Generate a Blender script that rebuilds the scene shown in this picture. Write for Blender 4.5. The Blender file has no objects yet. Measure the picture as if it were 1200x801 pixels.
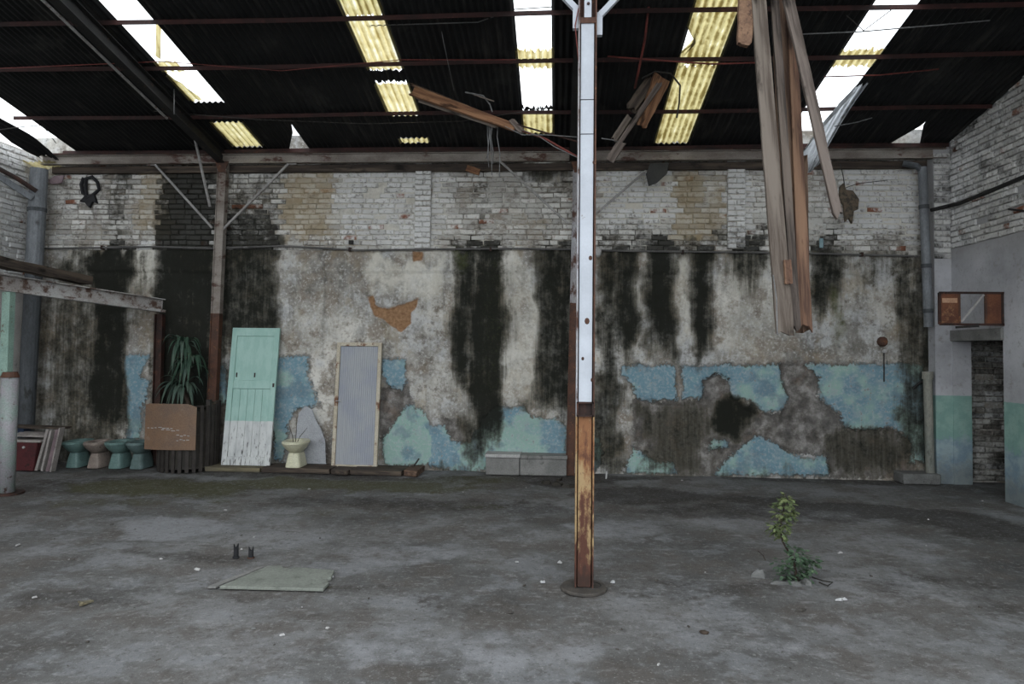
import bpy, bmesh, math, random
import numpy as np
from mathutils import Vector, Matrix

random.seed(7)
SC = bpy.context.scene
COL = SC.collection

# ------------------------------------------------------------------ camera
YAW, PITCH, ROLL = math.radians(3.7), math.radians(2.0), math.radians(0.6)
CAM = Vector((0, 0, 1.9))
F = 800.0
PPX, PPY = 600.0, 408 - F * math.tan(PITCH)
_f = Vector((-math.sin(YAW) * math.cos(PITCH), math.cos(YAW) * math.cos(PITCH), math.sin(PITCH)))
_r0 = Vector((math.cos(YAW), math.sin(YAW), 0))
_u0 = _r0.cross(_f)
_r = math.cos(ROLL) * _r0 + math.sin(ROLL) * _u0
_u = -math.sin(ROLL) * _r0 + math.cos(ROLL) * _u0
cd = bpy.data.cameras.new('camera')
cd.sensor_width = 36.0
cd.lens = F / 1200 * 36
cd.shift_y = -(400.5 - PPY) / 1200
cd.clip_end = 300
cam = bpy.data.objects.new('camera', cd)
COL.objects.link(cam)
M = Matrix((_r, _u, -_f)).transposed().to_4x4()
M.translation = CAM
cam.matrix_world = M
SC.camera = cam

# ------------------------------------------------------------------ sky (overcast)
W = bpy.data.worlds.new('world')
SC.world = W
W.use_nodes = True
bg = W.node_tree.nodes['Background']
bg.inputs['Color'].default_value = (0.90, 0.955, 1.0, 1)
bg.inputs['Strength'].default_value = 1.25
SC.view_settings.view_transform = 'Standard'
SC.view_settings.look = 'None'
SC.view_settings.exposure = 1.15
SC.view_settings.gamma = 1.0
SC.view_settings.use_curve_mapping = False

# ------------------------------------------------------------------ surveying: where a sight line meets a real plane of the hall
D = 10.6            # back wall
XR = 5.8            # right wall
XL = -8.55          # left wall
Z0, SLOPE = 4.98, 0.203   # roof plane: height at the back wall, rise towards the yard

def ray(px, py):
    return _f + _r * ((px - PPX) / F) - _u * ((py - PPY) / F)
def at(px, py, Y):
    v = ray(px, py); return CAM + v * (Y / v.y)
def atx(px, py, X):
    v = ray(px, py); return CAM + v * (X / v.x)
def fl(px, py, z=0.0):
    v = ray(px, py); return CAM + v * ((z - CAM.z) / v.z)
def flw(px, py, ymax=10.2):
    p = fl(px, py)
    return p if p.y <= ymax else Vector((at(px, py, ymax).x, ymax, 0))
def roofz(y):
    return Z0 + SLOPE * (D - y)

# ------------------------------------------------------------------ tagging / linking
ROOT = {}
def tag(o, label=None, cat=None, group=None, kind=None):
    if label: o['label'] = label
    if cat: o['category'] = cat
    if group: o['group'] = group
    if kind: o['kind'] = kind
    return o
def thing(name, loc, label=None, cat=None, group=None, kind=None, rot=None):
    o = bpy.data.objects.new(name, None)
    o.empty_display_size = 0.1
    COL.objects.link(o)
    o.location = loc
    if rot is not None: o.rotation_euler = rot
    ROOT[o.name] = Vector(loc)
    return tag(o, label, cat, group, kind)

class MB:
    """collects world-space shapes, links them as one mesh object"""
    def __init__(s): s.v = []; s.f = []
    def add(s, vs, fs):
        b = len(s.v); s.v += [tuple(p) for p in vs]; s.f += [tuple(b + i for i in q) for q in fs]; return s
    def box(s, a, b):
        x0, y0, z0 = a; x1, y1, z1 = b
        return s.add([(x0,y0,z0),(x1,y0,z0),(x1,y1,z0),(x0,y1,z0),(x0,y0,z1),(x1,y0,z1),(x1,y1,z1),(x0,y1,z1)],
                     [(0,3,2,1),(4,5,6,7),(0,1,5,4),(1,2,6,5),(2,3,7,6),(3,0,4,7)])
    def hexa(s, p):   # 8 points, bottom ring then top ring
        return s.add(p, [(0,3,2,1),(4,5,6,7),(0,1,5,4),(1,2,6,5),(2,3,7,6),(3,0,4,7)])
    def bar(s, p0, p1, w, h, up=(0, 0, 1), w1=None, h1=None):
        p0, p1 = Vector(p0), Vector(p1); d = (p1 - p0).normalized()
        u = Vector(up); a = d.cross(u)
        if a.length < 1e-4: a = d.cross(Vector((0, 1, 0)))
        a.normalize(); u = a.cross(d)
        w1 = w if w1 is None else w1; h1 = h if h1 is None else h1
        r = lambda p, w, h: [p - a*w/2 - u*h/2, p + a*w/2 - u*h/2, p + a*w/2 + u*h/2, p - a*w/2 + u*h/2]
        q = r(p0, w, h) + r(p1, w1, h1)
        return s.add(q, [(0,1,2,3),(7,6,5,4),(0,4,5,1),(1,5,6,2),(2,6,7,3),(3,7,4,0)])
    def tube(s, path, rad, seg=8, cap=True):
        P = [Vector(p) for p in path]; n = len(P)
        R = rad if isinstance(rad, (list, tuple)) else [rad] * n
        t0 = (P[1] - P[0]).normalized()
        a = t0.cross(Vector((0, 0, 1)))
        if a.length < 1e-3: a = t0.cross(Vector((0, 1, 0)))
        a.normalize(); vs = []
        for i in range(n):
            t = (P[min(i+1, n-1)] - P[max(i-1, 0)]).normalized()
            a = (a - t * a.dot(t)).normalized(); b = t.cross(a)
            for k in range(seg):
                g = 2*math.pi*k/seg
                vs.append(P[i] + (a*math.cos(g) + b*math.sin(g)) * R[i])
        fs = [(i*seg+k, i*seg+(k+1) % seg, (i+1)*seg+(k+1) % seg, (i+1)*seg+k) for i in range(n-1) for k in range(seg)]
        if cap: fs += [tuple(range(seg-1, -1, -1)), tuple((n-1)*seg+k for k in range(seg))]
        return s.add(vs, fs)
    def rings(s, rings, cap0=True, cap1=True):
        n = len(rings[0]); vs = [p for r in rings for p in r]
        fs = [(i*n+k, i*n+(k+1) % n, (i+1)*n+(k+1) % n, (i+1)*n+k) for i in range(len(rings)-1) for k in range(n)]
        if cap0: fs.append(tuple(range(n-1, -1, -1)))
        if cap1: fs.append(tuple((len(rings)-1)*n+k for k in range(n)))
        return s.add(vs, fs)
    def prism(s, pts, off):   # closed outline (list of Vector) pushed along off
        n = len(pts); off = Vector(off)
        return s.add(list(pts) + [Vector(p) + off for p in pts],
                     [tuple(range(n)), tuple(range(2*n-1, n-1, -1))] + [(i, n+i, n+(i+1) % n, (i+1) % n) for i in range(n)])
    def build(s, name, mat, parent=None, local=False, smooth=False, origin=None, bevel=0):
        me = bpy.data.meshes.new(name)
        o = bpy.data.objects.new(name, me)
        COL.objects.link(o)
        if parent is not None:
            o.parent = parent; off = Vector((0,0,0)) if local else ROOT[parent.name]
            ROOT[o.name] = off
        else:
            if origin is None:
                V = np.array(s.v); origin = ((V[:,0].min()+V[:,0].max())/2, (V[:,1].min()+V[:,1].max())/2, V[:,2].min())
            off = Vector(origin); o.location = off; ROOT[o.name] = off
        me.from_pydata([(p[0]-off.x, p[1]-off.y, p[2]-off.z) for p in s.v], [], s.f)
        bm = bmesh.new(); bm.from_mesh(me)
        bmesh.ops.recalc_face_normals(bm, faces=bm.faces)
        if bevel: bmesh.ops.bevel(bm, geom=list(bm.edges), offset=bevel, segments=1, affect='EDGES', clamp_overlap=True)
        bm.to_mesh(me); bm.free()
        if smooth:
            for p in me.polygons: p.use_smooth = True
        me.materials.append(mat)
        return o

# ------------------------------------------------------------------ materials
def srgb(r, g, b):
    f = lambda c: (c/255/12.92) if c <= 10 else ((c/255+.055)/1.055)**2.4
    return (f(r), f(g), f(b))
class G:
    """small node-graph writer"""
    def __init__(s, name):
        s.m = bpy.data.materials.new(name); s.m.use_nodes = True
        s.nt = s.m.node_tree; s.bsdf = s.nt.nodes['Principled BSDF']; s.pos = None
    def put(s, sock, v):
        if hasattr(v, 'is_output'): s.nt.links.new(v, sock)
        elif isinstance(v, (tuple, list)) and sock.type == 'RGBA': sock.default_value = tuple(v[:3]) + (1,)
        else: sock.default_value = v
    def node(s, t, ins=None, **props):
        n = s.nt.nodes.new('ShaderNode' + t)
        for k, v in props.items(): setattr(n, k, v)
        for k, v in (ins or {}).items(): s.put(n.inputs[k], v)
        return n
    def P(s, scale=None, obj=False):
        if obj: p = s.node('TexCoord').outputs['Object']
        else: p = s.node('NewGeometry').outputs['Position']
        if scale: p = s.node('Mapping', {'Vector': p, 'Scale': scale}).outputs[0]
        return p
    def noise(s, scale, detail=4, rough=.6, vec=None, dist=0.):
        return s.node('TexNoise', {'Vector': vec if vec is not None else s.P(), 'Scale': scale, 'Detail': detail, 'Roughness': rough, 'Distortion': dist}).outputs['Fac']
    def ramp(s, fac, stops, interp='LINEAR'):
        n = s.node('ValToRGB', {'Fac': fac}); cr = n.color_ramp; cr.interpolation = interp
        while len(cr.elements) < len(stops): cr.elements.new(1)
        for e, (p, c) in zip(cr.elements, stops):
            e.position = p; c = (c, c, c) if isinstance(c, (int, float)) else c; e.color = tuple(c) + (1,)
        return n.outputs['Color']
    def mix(s, fac, a, b, mode='MIX'):
        n = s.nt.nodes.new('ShaderNodeMix'); n.data_type = 'RGBA'; n.blend_type = mode
        s.put(n.inputs[0], fac); s.put(n.inputs[6], a); s.put(n.inputs[7], b); return n.outputs[2]
    def math(s, op, a, b=0., c=0., clamp=False):
        n = s.nt.nodes.new('ShaderNodeMath'); n.operation = op; n.use_clamp = clamp
        s.put(n.inputs[0], a); s.put(n.inputs[1], b); s.put(n.inputs[2], c); return n.outputs[0]
    def step(s, v, lo, hi):
        n = s.node('MapRange', {'Value': v, 'From Min': lo, 'From Max': hi}); n.interpolation_type = 'SMOOTHSTEP'; return n.outputs[0]
    def attr(s, name):
        n = s.node('Attribute'); n.attribute_name = name
        c = s.node('SeparateColor', {0: n.outputs['Color']})
        return c.outputs[0], c.outputs[1], c.outputs[2], n.outputs['Alpha']
    def out(s, col, rough=.8, bump=None, strength=.4, dist=.01, metal=0., spec=.3):
        b = s.bsdf
        s.put(b.inputs['Base Color'], col); s.put(b.inputs['Roughness'], rough); s.put(b.inputs['Metallic'], metal)
        s.put(b.inputs['Specular IOR Level'], spec)
        if bump is not None:
            n = s.node('Bump', {'Height': bump, 'Strength': strength, 'Distance': dist}); s.put(b.inputs['Normal'], n.outputs[0])
        return s.m

def worn(name, base, second, spots=None, scale=6, spot_scale=9, spot_lo=.58, spot_hi=.66, rough=.7, stretch=None, obj=False, spec=.3, bump=.3, grain=.5):
    """one colour drifting into a second one, with patches of a third (rust, dirt, chips)"""
    g = G(name); p = g.P(stretch, obj) if (stretch or obj) else g.P()
    c = g.mix(g.step(g.noise(scale, 5, .65, p), .35, .68), base, second)
    n2 = g.noise(spot_scale, 6, .65, p)
    if spots: c = g.mix(g.step(n2, spot_lo, spot_hi), c, spots)
    fine = g.noise(60, 3, .6, p)
    c = g.mix(grain, c, g.mix(1.0, c, g.ramp(fine, [(.3, .55), (.7, 1.25)]), 'MULTIPLY'))
    return g.out(c, rough, g.math('ADD', n2, g.math('MULTIPLY', fine, .4)), bump, .006, spec=spec)
def wood(name, base, dark, light=None, obj=True, rough=.8):
    g = G(name); p = g.P((2.2, 34, 34), obj)
    n = g.noise(1.3, 6, .7, p, .6); n2 = g.noise(.35, 3, .6, p)
    c = g.mix(g.step(n, .38, .66), dark, base)
    if light: c = g.mix(g.step(n2, .48, .66), c, light)
    q = g.noise(2.5, 4, .6, g.P((1, 3, 3), True))
    c = g.mix(g.step(q, .56, .72), c, tuple(x*.35 for x in dark))
    return g.out(c, rough, n, .6, .006, spec=.2)

MT = {}
MT['rust'] = worn('rust', (.10,.045,.028), (.055,.03,.022), (.17,.075,.035), 5, 14)
MT['rust_dark'] = worn('rust_dark', (.05,.022,.016), (.02,.014,.012), (.085,.035,.022), 5, 12)
MT['purlin'] = worn('purlin', (.042,.014,.012), (.018,.009,.008), (.06,.022,.018), 3, 8)
MT['steel_dark'] = worn('steel_dark', (.022,.021,.02), (.012,.012,.012), (.045,.03,.022), 4, 8)
MT['white_rust'] = worn('white_rust', (.40,.40,.42), (.26,.24,.24), (.085,.04,.028), 3, 7, .5, .6, stretch=(1,1,.5))
MT['white_paint'] = worn('white_paint', (.52,.55,.60), (.44,.465,.51), (.17,.09,.055), 2.5, 9, .66, .72, rough=.55, bump=.12, grain=.08)
MT['rust_yellow'] = worn('rust_yellow', (.30,.19,.085), (.17,.075,.035), (.055,.022,.016), 5, 7.5, .44, .56, stretch=(1,1,.45))
MT['beam_dirty'] = worn('beam_dirty', (.30,.27,.24), (.17,.14,.12), (.08,.038,.028), 1.6, 3.5, .54, .66, stretch=(1,1,2))
MT['brace'] = worn('brace', (.34,.33,.32), (.22,.21,.2), (.12,.06,.04), 5, 9, .58, .68)
MT['zinc'] = worn('zinc', (.20,.213,.228), (.125,.133,.142), (.06,.06,.06), 4, 7, .6, .75, stretch=(1,1,.4), rough=.5)
MT['zinc_dark'] = worn('zinc_dark', (.085,.092,.10), (.05,.054,.058), (.03,.032,.03), 4, 7, .55, .7, stretch=(1,1,.4))
MT['pipe_cream'] = worn('pipe_cream', (.26,.25,.21), (.17,.18,.16), (.06,.06,.05), 4, 7, .55, .7, stretch=(1,1,.4))
MT['conduit'] = worn('conduit', (.13,.125,.12), (.075,.072,.07), (.2,.19,.18), 2, 5, .6, .7)
MT['wire'] = worn('wire', (.05,.045,.04), (.03,.028,.025), None, 5, 9)
MT['wire_red'] = worn('wire_red', (.20,.05,.04), (.11,.03,.026), None, 5, 9)
MT['wire_grey'] = worn('wire_grey', (.22,.22,.22), (.12,.12,.12), None, 5, 9)
MT['cloth_black'] = worn('cloth_black', (.012,.012,.014), (.02,.02,.022), None, 9, 9)
MT['concrete'] = worn('concrete', (.22,.215,.205), (.15,.148,.14), (.09,.088,.08), 4, 9, .56, .72)
MT['slab'] = worn('slab', (.20,.212,.185), (.165,.175,.152), (.12,.125,.108), 3, 6, .54, .68)
MT['tealglaze'] = worn('teal_glaze', (.135,.215,.20), (.095,.155,.145), (.06,.075,.07), 5, 8, .62, .75, rough=.45)
MT['tealglaze2'] = worn('teal_glaze_dull', (.12,.17,.165), (.085,.125,.12), (.05,.06,.055), 5, 8, .58, .72, rough=.55)
MT['tanglaze'] = worn('tan_glaze', (.25,.205,.175), (.18,.145,.125), (.1,.085,.07), 5, 9, .58, .7, rough=.55)
MT['creamglaze'] = worn('cream_glaze', (.62,.60,.44), (.54,.52,.38), (.3,.28,.2), 4, 8, .66, .76, rough=.35, bump=.1)
MT['soil'] = worn('soil', (.02,.018,.015), (.035,.03,.022), None, 12, 9)
MT['stone'] = worn('stone', (.16,.16,.155), (.11,.11,.105), (.07,.07,.065), 8, 12)
MT['chip_pale'] = worn('chip_pale', (.42,.41,.40), (.32,.31,.30), None, 12, 12)
MT['chip_dark'] = worn('chip_dark', (.05,.045,.04), (.08,.07,.06), None, 12, 12)
MT['paper'] = worn('paper', (.42,.42,.42), (.34,.34,.34), None, 12, 12)
MT['red_box'] = worn('red_box', (.085,.02,.022), (.055,.016,.018), (.03,.015,.015), 6, 9)
MT['blue_box'] = worn('blue_box', (.02,.035,.075), (.015,.025,.05), None, 6, 9)
MT['panel_white'] = worn('panel_white', (.34,.31,.29), (.24,.215,.2), (.12,.1,.095), 5, 8, .58, .7)
MT['panel_mauve'] = worn('panel_mauve', (.22,.16,.17), (.15,.11,.12), (.3,.28,.27), 5, 8, .6, .7)
MT['rust_panel'] = worn('rust_panel', (.15,.058,.028), (.09,.034,.02), (.25,.13,.065), 5, 6, .56, .68)
MT['brown_sheet'] = worn('brown_sheet', (.185,.112,.07), (.15,.10,.073), (.23,.165,.125), 3, 5, .58, .75, rough=.5)
MT['slat_dark'] = worn('slat_dark', (.026,.022,.020), (.045,.038,.033), None, 6, 9)
MT['flap'] = worn('flap', (.05,.05,.048), (.03,.03,.03), None, 5, 8)
MT['mintpost'] = worn('mintpost', (.25,.36,.305), (.2,.295,.25), (.12,.09,.07), 5, 12, .6, .66)
MT['greypost'] = worn('greypost', (.30,.28,.30), (.24,.30,.27), (.09,.06,.05), 5, 11, .6, .68, rough=.5)
MT['wood_grey'] = wood('wood_grey', (.155,.128,.106), (.085,.066,.054), (.185,.155,.13))
MT['wood_brown'] = wood('wood_brown', (.14,.088,.06), (.065,.04,.03), (.18,.12,.085))
MT['wood_orange'] = wood('wood_orange', (.24,.12,.065), (.12,.06,.035), (.29,.155,.085))
MT['wood_mid'] = wood('wood_mid', (.14,.113,.098), (.07,.055,.047), (.175,.143,.124))
MT['wood_dark'] = wood('wood_dark', (.075,.058,.046), (.035,.028,.024), (.11,.085,.065))
MT['wood_moss'] = wood('wood_moss', (.15,.13,.085), (.085,.075,.055), (.19,.16,.10))
MT['wood_dim'] = wood('wood_dim', (.115,.092,.08), (.05,.04,.034), (.15,.12,.10))
MT['wood_red'] = wood('wood_red', (.165,.092,.06), (.08,.046,.034), (.21,.125,.08))
MT['wood_adobe'] = worn('wood_rough_brown', (.24,.14,.085), (.15,.085,.055), (.09,.05,.035), 14, 18, .55, .65)
MT['bag'] = worn('torn_bag', (.13,.095,.065), (.06,.055,.04), (.05,.04,.03), 14, 14, .5, .6)
MT['leaf_dark'] = worn('leaf_dark', (.035,.07,.045), (.02,.045,.03), (.06,.09,.05), 6, 9)
MT['leaf_pale'] = worn('leaf_pale', (.07,.10,.075), (.045,.075,.06), None, 6, 9)
MT['leaf_green'] = worn('leaf_green', (.075,.12,.07), (.045,.08,.046), (.12,.16,.09), 20, 30)
MT['leaf_yellow'] = worn('leaf_yellow', (.15,.175,.075), (.08,.12,.05), (.26,.26,.14), 20, 30)
MT['stem'] = worn('stem', (.05,.035,.025), (.035,.025,.02), None, 10, 10)
def foot_rust():
    g = G('column_foot'); z = g.node('SeparateXYZ', {0: g.P()}).outputs[2]
    n = g.noise(7, 6, .68, g.P((1.4, 1, .5))); n2 = g.noise(30, 4, .65)
    c = g.mix(g.step(n, .42, .58), (.34,.235,.12), (.22,.10,.045))
    v = g.math('ADD', g.math('MULTIPLY_ADD', n, 2.4, -1.2), g.math('MULTIPLY_ADD', z, -.75, .78))
    c = g.mix(g.step(v, .1, .45), c, (.085,.034,.022))
    c = g.mix(g.math('MULTIPLY', g.step(v, .5, .9), .8), c, (.032,.02,.016))
    c = g.mix(g.math('MULTIPLY', g.step(n2, .56, .64), .5), c, (.06,.028,.02))
    return g.out(c, .75, g.math('ADD', n, n2), .3, .006)
MT['rust_yellow'] = foot_rust()
# ------------------------------------------------------------------ stain and painted-shade survey of the back wall (all in wall metres)
RNG = np.random.default_rng(11)
LAT = RNG.random((256, 256))
def vnoise(x, y):
    xi = np.floor(x).astype(int); yi = np.floor(y).astype(int)
    fx = x - xi; fy = y - yi; fx = fx*fx*(3-2*fx); fy = fy*fy*(3-2*fy)
    g = lambda a, b: LAT[a & 255, b & 255]
    return (g(xi,yi)*(1-fx)+g(xi+1,yi)*fx)*(1-fy) + (g(xi,yi+1)*(1-fx)+g(xi+1,yi+1)*fx)*fy
def fbm(x, y, o=4):
    s = 0; a = .5; t = 0
    for i in range(o):
        s = s + a*vnoise(x*2**i+17*i, y*2**i+31*i); t += a; a *= .55
    return s/t
def sdf(poly, X, Z):
    """signed distance, positive inside"""
    P = np.array(poly); d2 = np.full(X.shape, 1e9); ins = np.zeros(X.shape, bool)
    for i in range(len(P)):
        a, b = P[i], P[(i+1) % len(P)]; e = b - a
        t = np.clip(((X-a[0])*e[0]+(Z-a[1])*e[1])/(e@e+1e-12), 0, 1)
        d2 = np.minimum(d2, (X-a[0]-t*e[0])**2+(Z-a[1]-t*e[1])**2)
        c = ((a[1] > Z) != (b[1] > Z)) & (X < (b[0]-a[0])*(Z-a[1])/((b[1]-a[1]) if abs(b[1]-a[1]) > 1e-9 else 1e-9)+a[0])
        ins ^= c
    d = np.sqrt(d2); return np.where(ins, d, -d)
def wp(pts): return [(p.x, p.z) for p in (at(a, b, D) for a, b in pts)]
def sm(v, a, b):
    t = np.clip((v-a)/(b-a), 0, 1); return t*t*(3-2*t)

PAINT = [  # outline on the wall, hue 0 blue .. 1 mint
 ([(322,418),(362,416),(360,440),(370,460),(373,472),(362,478),(345,480),(338,500),(332,540),(321,540),(320,430)], .35),
 ([(447,420),(476,420),(475,448),(470,456),(455,452),(447,436)], .25),
 ([(447,515),(460,500),(465,488),(480,473),(495,480),(503,492),(512,520),(505,545),(450,545)], .95),
 ([(500,500),(520,498),(530,515),(545,520),(548,548),(500,548)], .05),
 ([(546,550),(554,508),(573,482),(583,475),(600,478),(612,474),(622,488),(650,490),(664,500),(664,552)], .62),
 ([(728,428),(792,427),(793,470),(780,468),(765,470),(745,466),(741,450),(728,440)], .18),
 ([(800,428),(915,426),(915,445),(924,465),(915,482),(893,482),(880,468),(860,466),(856,447),(840,437),(825,445),(823,467),(800,467)], .45),
 ([(945,427),(1083,425),(1084,542),(1066,542),(1070,525),(1062,512),(1045,501),(1000,503),(988,498),(985,485),(970,475),(960,465),(958,442)], .5),
 ([(733,554),(742,524),(755,532),(770,541),(790,541),(793,555)], .45),
 ([(837,557),(852,537),(870,522),(885,510),(910,520),(925,530),(950,536),(968,532),(973,557)], .4),
 ([(833,515),(850,515),(855,523),(832,527)], .4),
 ([(145,415),(176,415),(165,440),(176,446),(168,480),(165,515),(148,515),(150,460),(147,440)], .2),
 ([(226,430),(238,424),(246,432),(245,466),(230,470)], .4),
 ([(250,432),(264,426),(268,470),(252,480)], .45),
 ([(1098,428),(1112,420),(1114,500),(1106,545),(1097,545)], .35),
 ([(690,505),(703,512),(707,530),(700,550),(690,552)], .4),
 ([(8,402),(21,400),(20,432),(8,436)], .15),
 ([(528,520),(560,516),(560,552),(528,552)], .8),
]
EXPOSED = [
 [(823,470),(824,446),(840,436),(856,446),(862,470),(893,486),(915,486),(928,468),(914,446),(914,427),(947,427),(962,444),(955,456),(938,458),(960,470),(985,490),(1000,504),(1045,503),(1062,513),(1070,527),(1066,556),(975,558),(968,531),(925,528),(885,508),(852,535),(838,556),(795,556),(790,540),(770,538),(745,522),(745,468),(780,472)],
 [(520,490),(545,500),(550,520),(530,512)],
 [(448,456),(476,452),(480,472),(462,490),(448,514)],
]
ADOBE = [
 [(431,349),(437,347),(440,358),(455,361),(475,355),(490,349),(488,360),(482,366),(482,379),(470,389),(460,383),(450,374),(437,369)],
 [(484,295),(496,295),(496,306),(484,306)],
]
DARK = [  # x0 x1 y0 y1 strength
 (613,670,186,212,.9),(690,1092,550,590,.28),(0,690,545,590,.3),(58,143,296,570,.55),(180,250,296,570,.55),(250,300,300,560,.3),(640,672,212,250,.4),(285,330,196,290,.35),(64,128,200,290,.12),(940,1085,270,300,.3),(330,420,285,300,.3),(700,760,262,292,.5),(60,110,280,300,.4),  # first entry: painted shade of the broken hole; broad left ones darken whole areas
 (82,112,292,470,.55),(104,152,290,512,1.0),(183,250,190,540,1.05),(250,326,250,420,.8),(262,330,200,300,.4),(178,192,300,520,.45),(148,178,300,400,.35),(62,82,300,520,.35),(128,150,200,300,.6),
 (530,556,285,470,.85),(552,590,280,530,1.0),(590,604,290,440,.3),(630,674,285,490,.85),(560,576,195,290,.35),
 (700,722,285,520,.8),(716,748,290,425,.9),(758,792,282,425,1.0),(811,834,284,428,1.05),(850,897,276,340,.75),(868,890,290,350,.6),(700,860,280,301,.8),
 (945,985,276,372,.8),(985,1060,290,345,.35),(1052,1092,290,560,.6),(1082,1108,375,500,1.0),
 (540,580,470,556,.35),(0,60,330,560,.35),(250,258,190,540,.8),(500,540,300,500,.12),(830,842,470,556,.4)]
BLOT = [([(690,440),(720,430),(738,470),(728,500),(734,556),(690,556)], .6), ([(748,474),(790,476),(832,470),(834,500),(815,530),(822,556),(752,556),(760,520),(745,500)], .5),
 ([(838,470),(850,462),(872,466),(888,484),(880,498),(866,512),(850,513),(838,498)], 1.), ([(965,512),(985,497),(1045,507),(1070,527),(1066,556),(970,556)], .55), ([(600,478),(640,486),(664,496),(664,470),(630,440)], .45),
 ([(536,480),(552,490),(580,480),(572,530),(552,552),(540,520)], .6), ([(1084,385),(1100,380),(1110,440),(1100,500),(1086,490)], .8)]
OCHRE = [(330,392,198,285,.95),(376,400,210,290,.6),(788,826,196,290,1.0),(826,852,196,292,.7),(160,205,198,285,.8),(600,645,246,278,.5),(535,552,200,290,.2),(870,890,196,215,.5),(520,540,330,480,.35),(1030,1060,235,285,.35)]
WHITE = [(700,790,196,275,.9),(850,884,196,360,.6),(395,530,196,300,.55),(425,520,300,350,.6),(585,635,300,480,.5),(980,1085,196,285,.7),(150,186,290,350,.7),(64,160,210,290,.25),(320,420,300,420,.3),(1020,1060,340,380,.3),(730,760,330,380,.5),(790,812,300,420,.5),(835,940,330,425,.35)]
MOSS = [(526,548,295,330,.8),(560,600,300,480,.35),(968,992,340,425,.7),(800,862,284,298,.8),(880,905,196,210,.4),(530,560,440,540,.3),(480,560,380,440,.12)]

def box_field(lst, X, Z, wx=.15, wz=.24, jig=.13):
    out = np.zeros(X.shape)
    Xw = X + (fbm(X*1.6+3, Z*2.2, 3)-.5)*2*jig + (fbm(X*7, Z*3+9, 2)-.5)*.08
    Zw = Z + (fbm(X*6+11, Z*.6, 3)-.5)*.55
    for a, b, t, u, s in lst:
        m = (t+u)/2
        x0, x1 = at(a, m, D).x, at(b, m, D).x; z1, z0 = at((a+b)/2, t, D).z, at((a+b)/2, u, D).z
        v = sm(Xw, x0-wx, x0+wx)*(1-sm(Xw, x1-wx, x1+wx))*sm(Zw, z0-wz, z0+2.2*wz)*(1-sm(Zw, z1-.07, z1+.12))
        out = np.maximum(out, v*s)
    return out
_hx = {}
def wall_fields(X, Z):
    p = np.full(X.shape, -1.); hue = np.zeros(X.shape) + .4
    for poly, h in PAINT:
        d = sdf(wp(poly), X, Z); hue = np.where(d > p, h, hue); p = np.maximum(p, d)
    zz = sm(Z, .3, 1.5); hue = np.clip(hue + (fbm(X*2.6, Z*3+5, 4)-.5)*2.2 - (zz-.5)*.25, 0, 1)
    e = np.full(X.shape, -1.); a = np.full(X.shape, -1.)
    for q in EXPOSED: e = np.maximum(e, sdf(wp(q), X, Z))
    for q in ADOBE: a = np.maximum(a, sdf(wp(q), X, Z))
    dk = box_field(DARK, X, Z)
    wn = (fbm(X*4, Z*4, 4)-.5)*.35
    for q, st in BLOT: dk = np.maximum(dk, st*sm(sdf(wp(q), X, Z)+wn, -.12, .16))
    return p, hue, e, a, dk, box_field(OCHRE, X, Z, .12, .12), box_field(WHITE, X, Z, .15, .15), box_field(MOSS, X, Z)

def grid_mesh(name, co, nu, nv, mat, attrs=None, kind=None, flip=False, smooth=True, parent=None):
    me = bpy.data.meshes.new(name)
    i = np.arange(nu*nv).reshape(nv, nu)
    q = np.stack([i[:-1,:-1], i[:-1,1:], i[1:,1:], i[1:,:-1]], -1).reshape(-1, 4)
    if flip: q = q[:, ::-1]
    me.vertices.add(nu*nv); me.vertices.foreach_set('co', co.astype(np.float32).ravel())
    me.loops.add(q.size); me.loops.foreach_set('vertex_index', q.ravel().astype(np.int32))
    me.polygons.add(len(q)); me.polygons.foreach_set('loop_start', np.arange(0, q.size, 4, dtype=np.int32))
    me.update(calc_edges=True); me.validate()
    if smooth: me.polygons.foreach_set('use_smooth', np.ones(len(q), bool))
    for k, v in (attrs or {}).items():
        at_ = me.attributes.new(k, 'FLOAT_COLOR', 'POINT'); at_.data.foreach_set('color', v.astype(np.float32).ravel())
    me.materials.append(mat)
    o = bpy.data.objects.new(name, me); COL.objects.link(o)
    if kind: o['kind'] = kind
    return o

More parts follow.
